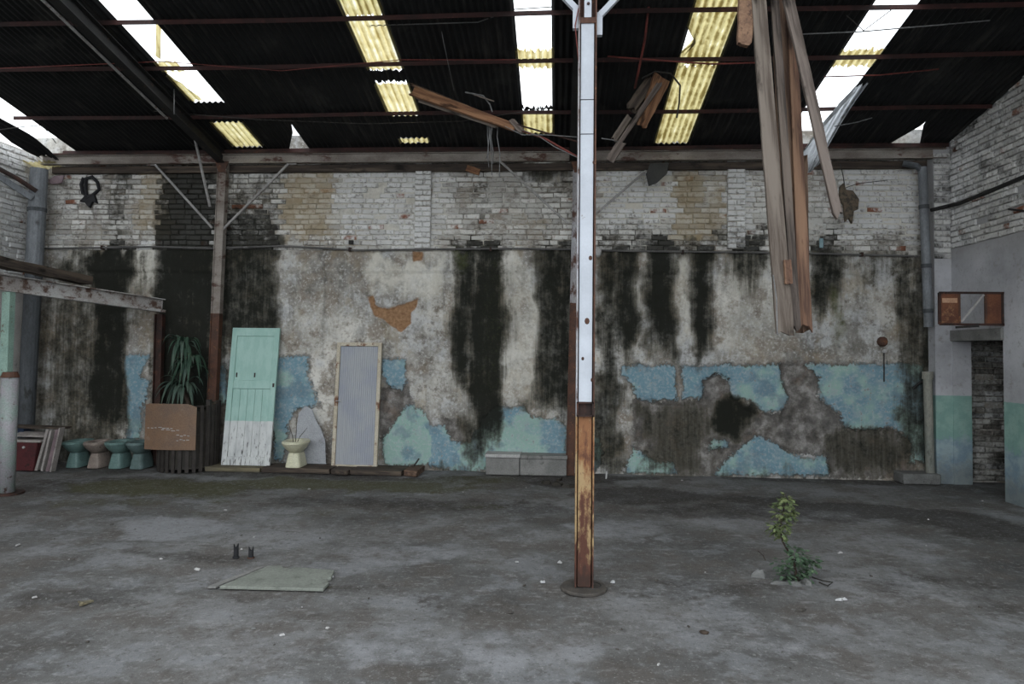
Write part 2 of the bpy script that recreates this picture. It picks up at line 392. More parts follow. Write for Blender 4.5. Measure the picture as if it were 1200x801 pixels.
# ---- plaster material of the back wall
def wall_material():
    g = G('old_plaster')
    pr, hue, dk, ex = g.attr('A1'); oc, wh, mo, ad = g.attr('A2')
    n1 = g.noise(.9, 7, .62); n2 = g.noise(5, 6, .68); n3 = g.noise(22, 5, .65)
    st = g.noise(1.0, 5, .65, g.P((7, 1, .8)))
    # bare render: grey, drifting pale and brownish
    st2 = g.noise(1.0, 6, .7, g.P((16, 1, 1.3)))
    n4 = g.noise(2.3, 6, .66)
    base = g.ramp(n1, [(.32, (.15,.138,.122)), (.45, (.28,.265,.24)), (.54, (.43,.41,.372)), (.66, (.62,.595,.545))])
    base = g.mix(g.math('MULTIPLY', g.step(n4, .5, .6), .75), base, (.215,.178,.14))
    base = g.mix(g.math('MULTIPLY', g.step(n4, .47, .37), .6), base, (.50,.505,.51))
    base = g.mix(g.math('MULTIPLY', g.step(n2, .53, .63), .7), base, (.15,.132,.112))
    base = g.mix(g.math('MULTIPLY', g.step(st, .52, .72), .5), base, (.10,.096,.086))
    base = g.mix(g.math('MULTIPLY', g.step(n3, .53, .63), .45), base, (.62,.61,.59))
    base = g.mix(g.math('MULTIPLY', g.step(n3, .46, .32), .5), base, (.07,.066,.06))
    n6 = g.noise(1.6, 6, .68, g.P((1.3, 1, .8)))
    base = g.mix(g.math('MULTIPLY', g.step(n6, .55, .64), .4), base, (.30,.245,.165))
    base = g.mix(g.math('MULTIPLY', g.step(n6, .44, .36), .45), base, (.115,.11,.10))
    w = g.step(g.math('ADD', wh, g.math('MULTIPLY_ADD', n2, 1.2, -.6)), .2, .8)
    base = g.mix(g.math('MULTIPLY', w, .7), base, (.72,.69,.61))
    o_ = g.step(g.math('ADD', oc, g.math('MULTIPLY_ADD', n2, 1.2, -.6)), .25, .9)
    base = g.mix(g.math('MULTIPLY', o_, .5), base, (.34,.26,.14))
    # masonry laid bare where the render fell off
    exm = g.step(g.math('ADD', ex, g.math('ADD', g.math('MULTIPLY_ADD', n2, .6, -.3), g.math('MULTIPLY_ADD', n3, .4, -.2))), .34, .44)
    stone = g.ramp(n2, [(.36, (.035,.031,.028)), (.46, (.085,.076,.068)), (.54, (.16,.147,.137)), (.64, (.30,.285,.27))])
    stone = g.mix(g.math('MULTIPLY', g.step(n3, .5, .65), .5), stone, (.06,.054,.05))
    stone = g.mix(g.math('MULTIPLY', g.step(n4, .52, .64), .45), stone, (.20,.145,.115))
    base = g.mix(g.math('MULTIPLY', exm, .9), base, stone)
    adm = g.step(g.math('ADD', ad, g.math('MULTIPLY_ADD', n2, .24, -.12)), .47, .53)
    base = g.mix(adm, base, g.ramp(n3, [(.3, (.18,.10,.055)), (.7, (.36,.215,.12))]))
    # blue and mint distemper, flaking
    pv = g.math('ADD', pr, g.math('ADD', g.math('MULTIPLY_ADD', n2, .42, -.21), g.math('MULTIPLY_ADD', n3, .42, -.21)))
    pm = g.step(pv, .48, .54)
    hm = g.step(g.math('ADD', hue, g.math('MULTIPLY_ADD', n4, 1.2, -.6)), .25, .8)
    pc = g.mix(hm, (.15,.262,.32), (.265,.40,.355))
    pc = g.mix(g.math('MULTIPLY', g.step(n3, .5, .62), .7), pc, (.36,.415,.43))
    pc = g.mix(g.math('MULTIPLY', g.step(n2, .52, .62), .55), pc, (.31,.37,.385))
    pc = g.mix(g.math('MULTIPLY', g.step(n4, .48, .38), .55), pc, (.105,.165,.205))
    pc = g.mix(g.math('MULTIPLY', g.step(g.math('ADD', n3, g.math('MULTIPLY', st2, .5)), .86, .96), .8), pc, (.17,.16,.15))
    base = g.mix(g.math('MULTIPLY', pm, .93), base, pc)
    rim = g.math('MULTIPLY', g.step(pv, .40, .48), g.math('SUBTRACT', 1., pm))
    base = g.mix(g.math('MULTIPLY', rim, .5), base, (.06,.055,.05))
    # algae and soot runs, broad darkening, painted shade of the broken hole
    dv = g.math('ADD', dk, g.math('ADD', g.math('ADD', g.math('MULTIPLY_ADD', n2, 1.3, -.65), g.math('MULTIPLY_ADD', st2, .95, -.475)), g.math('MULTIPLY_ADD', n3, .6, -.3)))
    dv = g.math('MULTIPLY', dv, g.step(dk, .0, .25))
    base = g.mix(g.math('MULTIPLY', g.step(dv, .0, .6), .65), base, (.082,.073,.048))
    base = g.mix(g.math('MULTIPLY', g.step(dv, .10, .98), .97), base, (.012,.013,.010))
    mm = g.step(g.math('ADD', mo, g.math('MULTIPLY_ADD', n3, 1., -.5)), .3, .9)
    base = g.mix(g.math('MULTIPLY', mm, .6), base, (.075,.085,.03))
    h = g.math('ADD', g.math('MULTIPLY', n2, .5), g.math('MULTIPLY_ADD', pm, .5, g.math('MULTIPLY', n3, .3)))
    return g.out(base, .9, h, .9, .025, spec=.15)
MT['plaster'] = wall_material()

def brick_material(name, stuff):
    g = G(name)
    if stuff: dk, oc, wh, rnd = g.attr('B')
    else:
        n = g.node('ObjectInfo'); c = g.node('SeparateColor', {0: n.outputs['Color']})
        dk, oc, wh, rnd = c.outputs[0], c.outputs[1], c.outputs[2], n.outputs['Alpha']
    n1 = g.noise(4, 6, .65); n2 = g.noise(18, 5, .65); n3 = g.noise(1.1, 4, .6)
    v = g.math('ADD', g.math('MULTIPLY', rnd, .5), g.math('MULTIPLY', n3, .6))
    c = g.ramp(v, [(.25, (.34,.325,.30)), (.5, (.50,.485,.455)), (.75, (.63,.615,.585))])
    n4 = g.noise(2.0, 5, .65)
    c = g.mix(g.math('MULTIPLY', g.step(n4, .5, .62), .65), c, (.25,.215,.175))
    c = g.mix(g.math('MULTIPLY', g.step(g.math('ADD', wh, g.math('MULTIPLY_ADD', n1, .8, -.4)), .2, .7), .7), c, (.66,.66,.66))
    c = g.mix(g.math('MULTIPLY', g.step(n2, .53, .63), .6), c, (.17,.15,.13))
    c = g.mix(g.step(g.math('ADD', rnd, g.math('MULTIPLY_ADD', n1, .5, -.25)), .96, 1.04), c, (.24,.10,.06))
    c = g.mix(g.math('MULTIPLY', g.step(g.math('ADD', oc, g.math('MULTIPLY_ADD', n1, 1.6, -.8)), .2, 1.1), .65), c, (.33,.26,.155))
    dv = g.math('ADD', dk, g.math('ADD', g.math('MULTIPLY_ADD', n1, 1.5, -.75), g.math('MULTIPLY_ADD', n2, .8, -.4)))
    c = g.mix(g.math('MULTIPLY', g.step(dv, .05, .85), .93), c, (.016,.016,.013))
    return g.out(c, .9, g.math('ADD', n1, n2), .5, .012, spec=.15)
MT['brick'] = brick_material('whitewashed_brick', False)
MT['brick_stuff'] = brick_material('whitewashed_brick_field', True)

# ------------------------------------------------------------------ back wall
ZB = 3.42      # foot of the bare brickwork
X = np.arange(XL-.05, 7.6, .026); Z = np.concatenate([np.arange(-.05, ZB+.1, .026), np.arange(ZB+.15, 5.35, .1)])
XX, ZZ = np.meshgrid(X, Z)
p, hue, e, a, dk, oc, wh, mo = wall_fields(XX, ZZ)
enc = lambda d, r=.25: np.clip(.5 + d/(2*r), 0, 1)
nz = fbm(XX*2.2, ZZ*2.2, 4); nf = fbm(XX*11, ZZ*11, 3)
proud = (nz-.5)*.035 + (nf-.5)*.012 + .012*sm(p + (nf-.5)*.12, -.02, .02) - .03*sm(e + (nf-.5)*.15, -.02, .03) - .035*sm(a, -.01, .02)
bandz = at(430, 319, D).z
proud += .028*sm(ZZ + (fbm(XX*3, ZZ*0+2, 2)-.5)*.02, bandz-.012, bandz+.012)
for yy, xa, xb in ((374, 580, 680), (418, 400, 545), (426, 690, 1085)):    # day joints in the render
    zc = at(640, yy, D).z; x0, x1 = at(xa, yy, D).x, at(xb, yy, D).x
    proud -= .012*np.exp(-((ZZ-zc+(nf-.5)*.03)/.02)**2)*((XX > x0) & (XX < x1))
proud = np.where(ZZ > ZB, .013 + (nf-.5)*.012, proud)
hx0, hx1, hz0 = at(613, 200, D).x, at(669, 200, D).x, at(640, 214, D).z
proud = np.where((XX > hx0) & (XX < hx1) & (ZZ > hz0), -.14, proud)
Yw = D - proud
co = np.stack([XX, Yw, ZZ], -1)
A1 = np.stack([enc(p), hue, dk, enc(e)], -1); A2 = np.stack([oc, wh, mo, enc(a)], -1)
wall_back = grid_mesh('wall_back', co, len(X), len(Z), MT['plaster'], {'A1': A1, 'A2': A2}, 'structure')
ROOT[wall_back.name] = Vector((0, 0, 0))

# bricks: a handful of worn shapes shared by all
def brick_mesh(L, H, T, seed):
    r = random.Random(seed); c = .008
    j = lambda: r.uniform(-.004, .004)
    bk = [(-L/2, T, -H/2), (L/2, T, -H/2), (L/2, T, H/2), (-L/2, T, H/2)]
    md = [(x+j(), 0.012, z+j()) for x, y, z in bk]
    fr = [(x*(1-2*c/L)+j(), j(), z*(1-2*c/H)+j()) for x, y, z in bk]
    v = bk + md + fr
    f = [(8, 9, 10, 11)] + [(4+k, 4+(k+1) % 4, 8+(k+1) % 4, 8+k) for k in range(4)] + [(k, (k+1) % 4, 4+(k+1) % 4, 4+k) for k in range(4)]
    return v, f
BV = [brick_mesh(.245, .068, .05, s) for s in range(8)]
BM = []
for v, f in BV:
    me = bpy.data.meshes.new('brick'); me.from_pydata(v, [], f); me.materials.append(MT['brick']); BM.append(me)

def lay_bricks(cells, wall, to_world, yaw, fields, limit=300):
    """cells: (u, z, scale_len); to_world(u, z, out)->(x,y,z). nearest 300 single, the rest one field"""
    d = [((Vector(to_world(u, z, 0)) - CAM).length, i) for i, (u, z, s) in enumerate(cells)]
    d.sort(); near = set(i for _, i in d[:limit])
    U = np.array([c[0] for c in cells]); Zc = np.array([c[1] for c in cells]); dk, oc, wh = fields(U, Zc)
    sv, sf, sa = [], [], []
    cy, sy = math.cos(yaw), math.sin(yaw)
    for i, (u, z, s) in enumerate(cells):
        k = random.randrange(8); out = random.gauss(0, .006); rnd = random.random(); tilt = random.gauss(0, .012)
        x, y, zz = to_world(u, z, out)
        if i in near:
            o = bpy.data.objects.new('brick', BM[k]); COL.objects.link(o)
            o.parent = wall; o.location = (x, y, zz); o.rotation_euler = (0, tilt, yaw); o.scale = (s, 1, 1)
            o.color = (float(dk[i]), float(oc[i]), float(wh[i]), rnd)
        else:
            v, f = BV[k]; b = len(sv)
            for (vx, vy, vz) in v:
                vx *= s; vx, vz = vx + vz*tilt, vz - vx*tilt
                sv.append((x + vx*cy - vy*sy, y + vx*sy + vy*cy, zz + vz)); sa.append((dk[i], oc[i], wh[i], rnd))
            sf += [tuple(b+q for q in t) for t in f]
    me = bpy.data.meshes.new('brick_field'); me.from_pydata(sv, [], sf); me.materials.append(MT['brick_stuff'])
    at_ = me.attributes.new('B', 'FLOAT_COLOR', 'POINT'); at_.data.foreach_set('color', np.array(sa, np.float32).ravel())
    o = bpy.data.objects.new('brick_field', me); COL.objects.link(o); o.parent = wall; o['kind'] = 'stuff'
    return o

CH = .083
def coursing(u0, u1, z0, z1, holes=()):
    cells = []; row = 0; z = z0 + CH/2
    while z < z1:
        u = u0 + (0 if row % 2 else -.13)
        while u < u1:
            L = .258*random.choice((1, 1, 1, 1, .92, 1.04, .5)); a, b = max(u, u0), min(u+L, u1)
            if b - a > .05 and not any(h[0] < (a+b)/2 < h[1] and h[2] < z < h[3] for h in holes) and random.random() > .012:
                cells.append(((a+b)/2, z + random.gauss(0, .003), (b-a-.012)/.245))
            u += L
        z += CH; row += 1
    return cells
hl = [(at(615, 200, D).x, at(668, 200, D).x, at(640, 213, D).z, 5.1)]
cells = coursing(XL, 5.55, ZB, 4.93, hl)
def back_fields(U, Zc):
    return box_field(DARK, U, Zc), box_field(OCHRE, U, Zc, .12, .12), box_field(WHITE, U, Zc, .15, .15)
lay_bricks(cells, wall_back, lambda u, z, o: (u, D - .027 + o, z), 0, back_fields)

# two brick piers standing a little proud of the upper wall
def pier(px0, px1, label):
    x0, x1 = at(px0, 250, D).x, at(px1, 250, D).x
    t = MB(); t.box((x0+.01, D-.075, ZB+.03), (x1-.01, D-.012, 4.86))
    core = t.build('wall_pier', MT['plaster'], wall_back)
    me = core.data; co_ = np.array([v.co for v in me.vertices])
    z = np.zeros(len(co_)); 
    for nm, vv in (('A1', [0, .4, 0, 0]), ('A2', [0, .3, 0, 0])):
        q = me.attributes.new(nm, 'FLOAT_COLOR', 'POINT'); q.data.foreach_set('color', np.tile(np.array(vv, np.float32), (len(co_), 1)).ravel())
    zc = ZB + .07; row = 0
    sv, sf, sa = [], [], []
    while zc < 4.86:
        seg = [(x0, x1)] if row % 2 else [(x0, (x0+x1)/2), ((x0+x1)/2, x1)]
        for a_, b_ in seg:
            o = bpy.data.objects.new('brick', BM[random.randrange(8)]); COL.objects.link(o)
            o.parent = core; o.location = ((a_+b_)/2, D-.095+random.gauss(0, .004), zc); o.scale = ((b_-a_-.008)/.245, 1, 1)
            dk_, oc_, wh_ = back_fields(np.array([(a_+b_)/2]), np.array([zc]))
            o.color = (float(dk_[0])*.7, float(oc_[0]), .8, random.random()*.9)
            o.matrix_parent_inverse.identity(); o.location -= ROOT[core.name]
        zc += CH; row += 1
pier(487, 506, ''); pier(851, 872, '')
# ------------------------------------------------------------------ floor
def floor_material():
    g = G('worn_concrete')
    lt, dk, mo, al = g.attr('F1')
    n1 = g.noise(.55, 7, .62); n2 = g.noise(3.2, 7, .68); n3 = g.noise(18, 5, .7); n4 = g.noise(70, 3, .6)
    sx = g.noise(1.0, 6, .65, g.P((1.1, 3.2, 1)))
    c = g.ramp(n1, [(.34, (.058,.056,.054)), (.46, (.098,.096,.093)), (.55, (.138,.136,.134)), (.66, (.19,.19,.192))])
    n5 = g.noise(1.4, 6, .66); sx2 = g.noise(1.0, 6, .7, g.P((3.5, 9, 1)))
    c = g.mix(g.math('MULTIPLY', g.step(n5, .5, .6), .65), c, (.082,.071,.062))
    c = g.mix(g.math('MULTIPLY', g.step(n5, .47, .39), .5), c, (.20,.205,.215))
    c = g.mix(g.math('MULTIPLY', g.step(n2, .53, .63), .6), c, (.095,.086,.078))
    c = g.mix(g.math('MULTIPLY', g.step(sx, .54, .66), .5), c, (.075,.07,.064))
    c = g.mix(g.math('MULTIPLY', g.step(sx2, .57, .66), .4), c, (.27,.27,.272))
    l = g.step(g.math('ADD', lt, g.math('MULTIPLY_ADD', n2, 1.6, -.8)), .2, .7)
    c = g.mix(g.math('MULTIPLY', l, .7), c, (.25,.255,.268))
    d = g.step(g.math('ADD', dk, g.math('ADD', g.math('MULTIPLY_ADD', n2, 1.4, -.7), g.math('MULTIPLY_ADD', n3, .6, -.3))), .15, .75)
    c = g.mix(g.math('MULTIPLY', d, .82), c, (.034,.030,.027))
    m = g.step(g.math('ADD', mo, g.math('ADD', g.math('MULTIPLY_ADD', n2, 1.2, -.6), g.math('MULTIPLY_ADD', n3, .9, -.45))), .25, .8)
    c = g.mix(g.math('MULTIPLY', m, .8), c, (.06,.058,.026))
    c = g.mix(g.math('MULTIPLY', g.step(n3, .55, .65), .5), c, (.055,.05,.045))
    c = g.mix(g.math('MULTIPLY', g.step(n3, .44, .36), .3), c, (.30,.30,.30))
    c = g.mix(g.math('MULTIPLY', g.step(n4, .62, .70), .4), c, (.38,.375,.37))
    c = g.mix(g.math('MULTIPLY', g.step(n4, .40, .30), .5), c, (.04,.038,.035))
    h = g.math('ADD', n2, g.math('MULTIPLY_ADD', n3, .6, g.math('MULTIPLY', n4, .25)))
    r = g.ramp(n2, [(.3, .7), (.7, .95)])
    return g.out(c, r, h, .55, .02, spec=.25)
MT['floor'] = floor_material()
FX = np.concatenate([np.arange(-30, -9.6, 2.), np.arange(-9.2, 7.7, .045), np.arange(8, 30, 2.)])
FY = np.concatenate([np.arange(-30, 1.5, 1.5), np.arange(1.8, 10.75, .045)])
X2, Y2 = np.meshgrid(FX, FY)
hz = (fbm(X2*1.1, Y2*1.1, 4)-.5)*.03 + (fbm(X2*6, Y2*6, 3)-.5)*.012 - .008
inn = (X2 > -9.3) & (X2 < 7.75) & (Y2 > 1.7); hz = np.where(inn, np.minimum(hz, .004), -.02)
def ell(lst):
    o = np.zeros(X2.shape)
    Xw = X2 + (fbm(X2*1.3+5, Y2*1.3, 3)-.5)*.9; Yw_ = Y2 + (fbm(X2*1.5, Y2*1.5+8, 3)-.5)*.7
    for px, py, wx, wy, s in lst:
        c = fl(px, py); ex = fl(px+wx, py); rx = (ex-c).length; y1 = fl(px, py-wy).y; y0 = fl(px, py+wy).y
        cy, ry = (y0+y1)/2, (y1-y0)/2
        o = np.maximum(o, s*(1-sm(np.sqrt(((Xw-c.x)/rx)**2+((Yw_-cy)/ry)**2), .5, 1.15)))
    return o
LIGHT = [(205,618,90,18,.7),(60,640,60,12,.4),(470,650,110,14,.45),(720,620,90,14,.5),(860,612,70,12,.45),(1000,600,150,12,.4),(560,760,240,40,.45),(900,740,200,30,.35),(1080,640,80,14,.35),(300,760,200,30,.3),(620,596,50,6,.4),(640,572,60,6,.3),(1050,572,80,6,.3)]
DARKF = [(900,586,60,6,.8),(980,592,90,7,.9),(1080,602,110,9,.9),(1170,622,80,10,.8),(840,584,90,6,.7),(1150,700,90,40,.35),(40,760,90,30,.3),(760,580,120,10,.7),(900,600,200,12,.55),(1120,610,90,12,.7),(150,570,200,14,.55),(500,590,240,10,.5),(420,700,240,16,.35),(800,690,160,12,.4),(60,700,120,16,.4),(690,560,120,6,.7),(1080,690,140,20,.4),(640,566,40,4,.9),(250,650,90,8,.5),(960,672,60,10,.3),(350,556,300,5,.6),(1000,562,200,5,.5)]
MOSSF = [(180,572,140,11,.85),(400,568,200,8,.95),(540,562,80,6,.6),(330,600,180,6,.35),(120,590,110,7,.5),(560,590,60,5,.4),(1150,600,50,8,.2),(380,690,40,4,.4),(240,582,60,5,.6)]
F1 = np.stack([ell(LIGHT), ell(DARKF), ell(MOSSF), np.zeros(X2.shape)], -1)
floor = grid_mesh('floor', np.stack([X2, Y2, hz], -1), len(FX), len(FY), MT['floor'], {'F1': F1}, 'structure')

# ------------------------------------------------------------------ right wall with the doorway
ZBR = at(1114, 292, 10.4).z     # foot of its brickwork
def right_material():
    g = G('right_wall_paint')
    geo = g.P(); s = g.node('SeparateXYZ', {0: geo}); z = s.outputs[2]
    n1 = g.noise(1.1, 6, .62); n2 = g.noise(5, 6, .68); n3 = g.noise(22, 4, .65)
    up = g.ramp(n1, [(.34, (.30,.30,.31)), (.5, (.42,.42,.44)), (.64, (.50,.50,.52))])
    up = g.mix(g.step(n2, .55, .72), up, (.26,.25,.235))
    up = g.mix(g.math('MULTIPLY', g.step(n3, .56, .7), .4), up, (.2,.19,.175))
    mint = g.mix(g.step(n2, .42, .6), (.19,.32,.28), (.24,.37,.325))
    mint = g.mix(g.math('MULTIPLY', g.step(n3, .55, .7), .35), mint, (.15,.22,.2))
    zi = g.math('MULTIPLY_ADD', n3, .02, g.math('ADD', z, -.01))
    c = g.mix(g.step(zi, 1.285, 1.27), up, mint)
    lo = g.math('ADD', z, g.math('ADD', g.math('MULTIPLY_ADD', n2, -.55, .27), g.math('MULTIPLY_ADD', n3, -.4, .2)))
    pc = g.mix(g.step(n2, .4, .6), (.17,.24,.29), (.27,.35,.37))
    c = g.mix(g.step(lo, .72, .6), c, pc)
    c = g.mix(g.math('MULTIPLY', g.step(lo, .5, .1), .6), c, (.12,.115,.105))
    hz_ = g.math('MULTIPLY', g.step(z, ZBR-.35, ZBR), .5)
    c = g.mix(hz_, c, (.27,.26,.245))
    return g.out(c, .8, g.math('ADD', n2, g.math('MULTIPLY', n3, .4)), .4, .012, spec=.25)
MT['right'] = right_material()
DY0, DY1 = 9.27, 10.40
DZ = 0.5*(atx(1114, 401, XR).z + atx(1178, 397, XR).z)
RT = .26
wr = MB()
def wall_slab(mb, y0, y1, z0, z1, x0=XR, x1=XR+RT): mb.box((x0, y0, z0), (x1, y1, z1))
wall_slab(wr, 1.0, DY0, -.05, DZ); wall_slab(wr, DY1, D+.05, -.05, DZ); wall_slab(wr, 1.0, D+.05, DZ, 6.9, XR+.01)
wall_slab(wr, 1.0, D+.05, DZ, ZBR, XR, XR+.02)
wall_right = wr.build('wall_right', MT['right'], origin=(0, 0, 0)); wall_right['kind'] = 'structure'
cells = [c for c in coursing(6.0, D-.2, ZBR, 6.5) if c[1] < roofz(c[0])+.02]
def right_fields(U, Zc):
    z = np.zeros(U.shape)
    d = .35*fbm(U*1.5, Zc*1.5, 3) + .25*(fbm(U*5, Zc*9, 2) > .62) - .05 + .3*sm(Zc, roofz(0)-1, roofz(0))
    return d, .25*fbm(U*1.2+7, Zc*1.2, 3), .45 + .25*sm(U, 9.5, 10.4)
lay_bricks(cells, wall_right, lambda u, z, o: (XR - .018 + o, u, z), -math.pi/2, right_fields)
# corner pier
cp = MB()
px0, px1 = 5.56, XR
cp.box((px0, DY1+.012, -.05), (px1, D, 4.95))
pc_ = cp.build('corner_pier', MT['right'], wall_right)
zc = ZBR-.1; row = 0
while zc < 4.9:
    for a_, b_ in ([(px0, px1-.0)] if row % 2 else [(px0, (px0+px1)/2), ((px0+px1)/2, px1)]):
        o = bpy.data.objects.new('brick', BM[random.randrange(8)]); COL.objects.link(o); o.parent = pc_
        o.location = ((a_+b_)/2, DY1-.004+random.gauss(0, .003), zc); o.scale = ((b_-a_-.006)/.245, 1, 1)
        o.color = (.25+.3*random.random(), .3*random.random(), .5, random.random()*.9)
    zc += CH; row += 1
# lintel, little threshold and the dim room behind the doorway
tag(MB().box((XR-.035, DY0-.02, DZ), (XR+RT, DY1+.01, DZ+.16)).build('trim_1', MT['concrete'], bevel=.008), kind='structure')
rm = MB()
rm.box((7.55, 7.0, -.05), (7.7, D+.05, 3.4)); rm.box((XR+RT, 6.9, -.05), (7.7, 7.0, 3.4)); rm.box((XR+RT, 6.9, 3.3), (7.7, D+.05, 3.4))
side_room = tag(rm.build('wall_side_room', MT['concrete'], origin=(0, 0, 0)), kind='structure')
sb = MB(); sv = []
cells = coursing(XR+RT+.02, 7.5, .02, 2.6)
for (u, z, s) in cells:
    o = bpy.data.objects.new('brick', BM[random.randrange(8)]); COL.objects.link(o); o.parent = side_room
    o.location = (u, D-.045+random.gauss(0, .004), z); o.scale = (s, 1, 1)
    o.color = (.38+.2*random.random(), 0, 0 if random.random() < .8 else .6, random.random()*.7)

# left wall
lw = MB(); lw.box((XL-.25, -1.0, -.05), (XL, D+.05, 5.0))
wall_left = lw.build('wall_left', MT['right'], origin=(0, 0, 0)); wall_left['kind'] = 'structure'
MT['left'] = worn('left_wall_lime', (.55,.53,.50), (.40,.38,.36), (.2,.19,.18), 1.5, 5, .56, .68)
wall_left.data.materials[0] = MT['left']
cells = coursing(8.2, D-.02, 2.9, 4.95)
def left_fields(U, Zc): return .15*fbm(U*2, Zc*2, 3), .2*fbm(U*3, Zc, 2), np.full(U.shape, .9)
lay_bricks(cells, wall_left, lambda u, z, o: (XL + .018 - o, u, z), math.pi/2, left_fields, 120)

# ------------------------------------------------------------------ roof sheets
def sheet_material():
    g = G('blackened_sheet'); n = g.noise(2.2, 6, .65); n2 = g.noise(1.5, 4, .6, g.P((6, .7, 1)))
    c = g.mix(g.step(n, .4, .75), (.011,.0115,.012), (.022,.022,.022))
    c = g.mix(g.math('MULTIPLY', g.step(n2, .56, .68), .45), c, (.06,.056,.05))
    n3 = g.noise(1.1, 5, .65); c = g.mix(g.math('MULTIPLY', g.step(n3, .58, .68), .4), c, (.05,.05,.045))
    return g.out(c, .75, n, .2, .01, spec=.25)
MT['sheet'] = sheet_material()
def sky_sheet(name, bright, mid, dark, df, dirt=.5):
    """weathered translucent sheet, dirt settled in its valleys"""
    g = G(name); nt = g.nt
    x = g.node('SeparateXYZ', {0: g.P()}).outputs[0]
    n = g.noise(7, 6, .7); n2 = g.noise(1.2, 5, .65, g.P((20, 1.2, 1)))
    w = g.math('MULTIPLY_ADD', g.math('SINE', g.math('MULTIPLY', x, 2*math.pi/.082)), .5, .5)
    v = g.math('ADD', g.math('MULTIPLY', w, .35), g.math('ADD', g.math('MULTIPLY_ADD', n, 1.1, -.35), g.math('MULTIPLY_ADD', n2, .9, -.35)))
    c = g.ramp(g.math('ADD', v, dirt-.5), [(.2, bright), (.45, mid), (.62, mid), (.9, dark)])
    t = g.node('BsdfTranslucent', {'Color': c}); d = g.node('BsdfDiffuse', {'Color': df})
    m = nt.nodes.new('ShaderNodeMixShader'); m.inputs[0].default_value = .22
    nt.links.new(t.outputs[0], m.inputs[1]); nt.links.new(d.outputs[0], m.inputs[2])
    nt.links.new(m.outputs[0], nt.nodes['Material Output'].inputs['Surface']); return g.m
MT['sky_yellow'] = sky_sheet('yellowed_fibreglass', (.97,.96,.88), (.80,.74,.53), (.52,.44,.25), (.4,.36,.2), .60)
MT['sky_green'] = sky_sheet('mossy_fibreglass', (.98,.97,.90), (.76,.71,.50), (.40,.34,.18), (.34,.3,.18), .68)
MT['sky_white'] = sky_sheet('milky_fibreglass', (.95,.96,.97), (.72,.74,.76), (.40,.40,.40), (.45,.45,.45), .55)

ceiling = thing('ceiling', (0, D, Z0), kind='structure')
def corrugated(xa, xb, ya, yb, mat, name='roof_sheet', parent=ceiling, pitch=.082, amp=.012, fa=None, fb=None, dz=0., sag=None, ny=7, ragged=0., seed=0, label=None):
    """sheet between xa..xb, from ya (yard side) to yb (wall side); fa/fb bend its side edges, sag bends it"""
    r = random.Random(seed); n = max(4, int(round((xb-xa)/pitch*6))) + 1
    top = []
    ra = [r.uniform(0, ragged) for _ in range(n)]; rb = [r.uniform(0, ragged) for _ in range(n)]
    for j in range(ny):
        t = j/(ny-1)
        for i in range(n):
            s = i/(n-1); y = (ya+ra[i]) + ((yb-rb[i])-(ya+ra[i]))*t
            l = xa if fa is None else fa(y); rr = xb if fb is None else fb(y)
            x0 = xa + (xb-xa)*s
            x = min(max(x0, l), rr) if (fa or fb) else x0
            z = roofz(y) + dz + amp*math.cos(2*math.pi*x/pitch) + (sag(s, t) if sag else 0)
            top.append((x, y, z))
    m = len(top); v = top + [(x, y, z-.004) for x, y, z in top]; f = []
    for j in range(ny-1):
        for i in range(n-1):
            q = (j*n+i, j*n+i+1, (j+1)*n+i+1, (j+1)*n+i); f += [q, tuple(m+k for k in reversed(q))]
    for i in range(n-1):
        for b in (0, (ny-1)*n): f.append((b+i, b+i+1, m+b+i+1, m+b+i))
    for j in range(ny-1):
        for b in (0, n-1): f.append((j*n+b, (j+1)*n+b, m+(j+1)*n+b, m+j*n+b))
    mb = MB(); mb.add(v, f); o = mb.build(name, mat, parent, smooth=False)
    if label: o['label'] = label
    return o
STR = [(-5.11,-4.60),(-2.42,-1.95),(-.52,-.05),(1.45,1.98),(3.34,3.85)]
YF = 3.6        # unseen roof end, cut short to let sky light in from the yard
def bays():
    edges = []; x = -7.72
    gaps = [(-7.72,-5.11),(-4.60,-2.42),(-1.95,-.52),(-.05,1.45),(1.98,3.34),(3.85,XR+.0)]
    for a_, b_ in gaps:
        k = max(1, round((b_-a_)/.74)); w = (b_-a_)/k
        for i in range(k): edges.append((a_+w*i, a_+w*(i+1)))
    return edges
ROWS = [(8.55, 10.62), (6.55, 8.68), (4.55, 6.68), (YF, 4.68)]
sd = 0
for (a_, b_) in bays():
    for k, (ya, yb) in enumerate(ROWS):
        sd += 1; fa = fb = None
        if k == 0 and a_ < -3.95 < b_+.3 and abs(b_+3.87) < .2:       # sheet left of the small gap by the second bay
            fb = lambda y, b_=b_: b_ - max(0, (y-9.72))*.5
        if k == 0 and abs(a_-5.15) < .02:     # torn corner by the right wall
            fa = lambda y, a_=a_: a_ - .03 + max(0, (y-9.8))*.42
        if k == 0 and abs(b_-5.15) < .02:
            fb = lambda y, b_=b_: b_ + .03 - max(0, (y-9.8))*.34
        corrugated(a_-.03, b_+.03, ya, yb, MT['sheet'], dz=.004*(k % 2)+.006*(sd % 2), fa=fa, fb=fb, seed=sd)
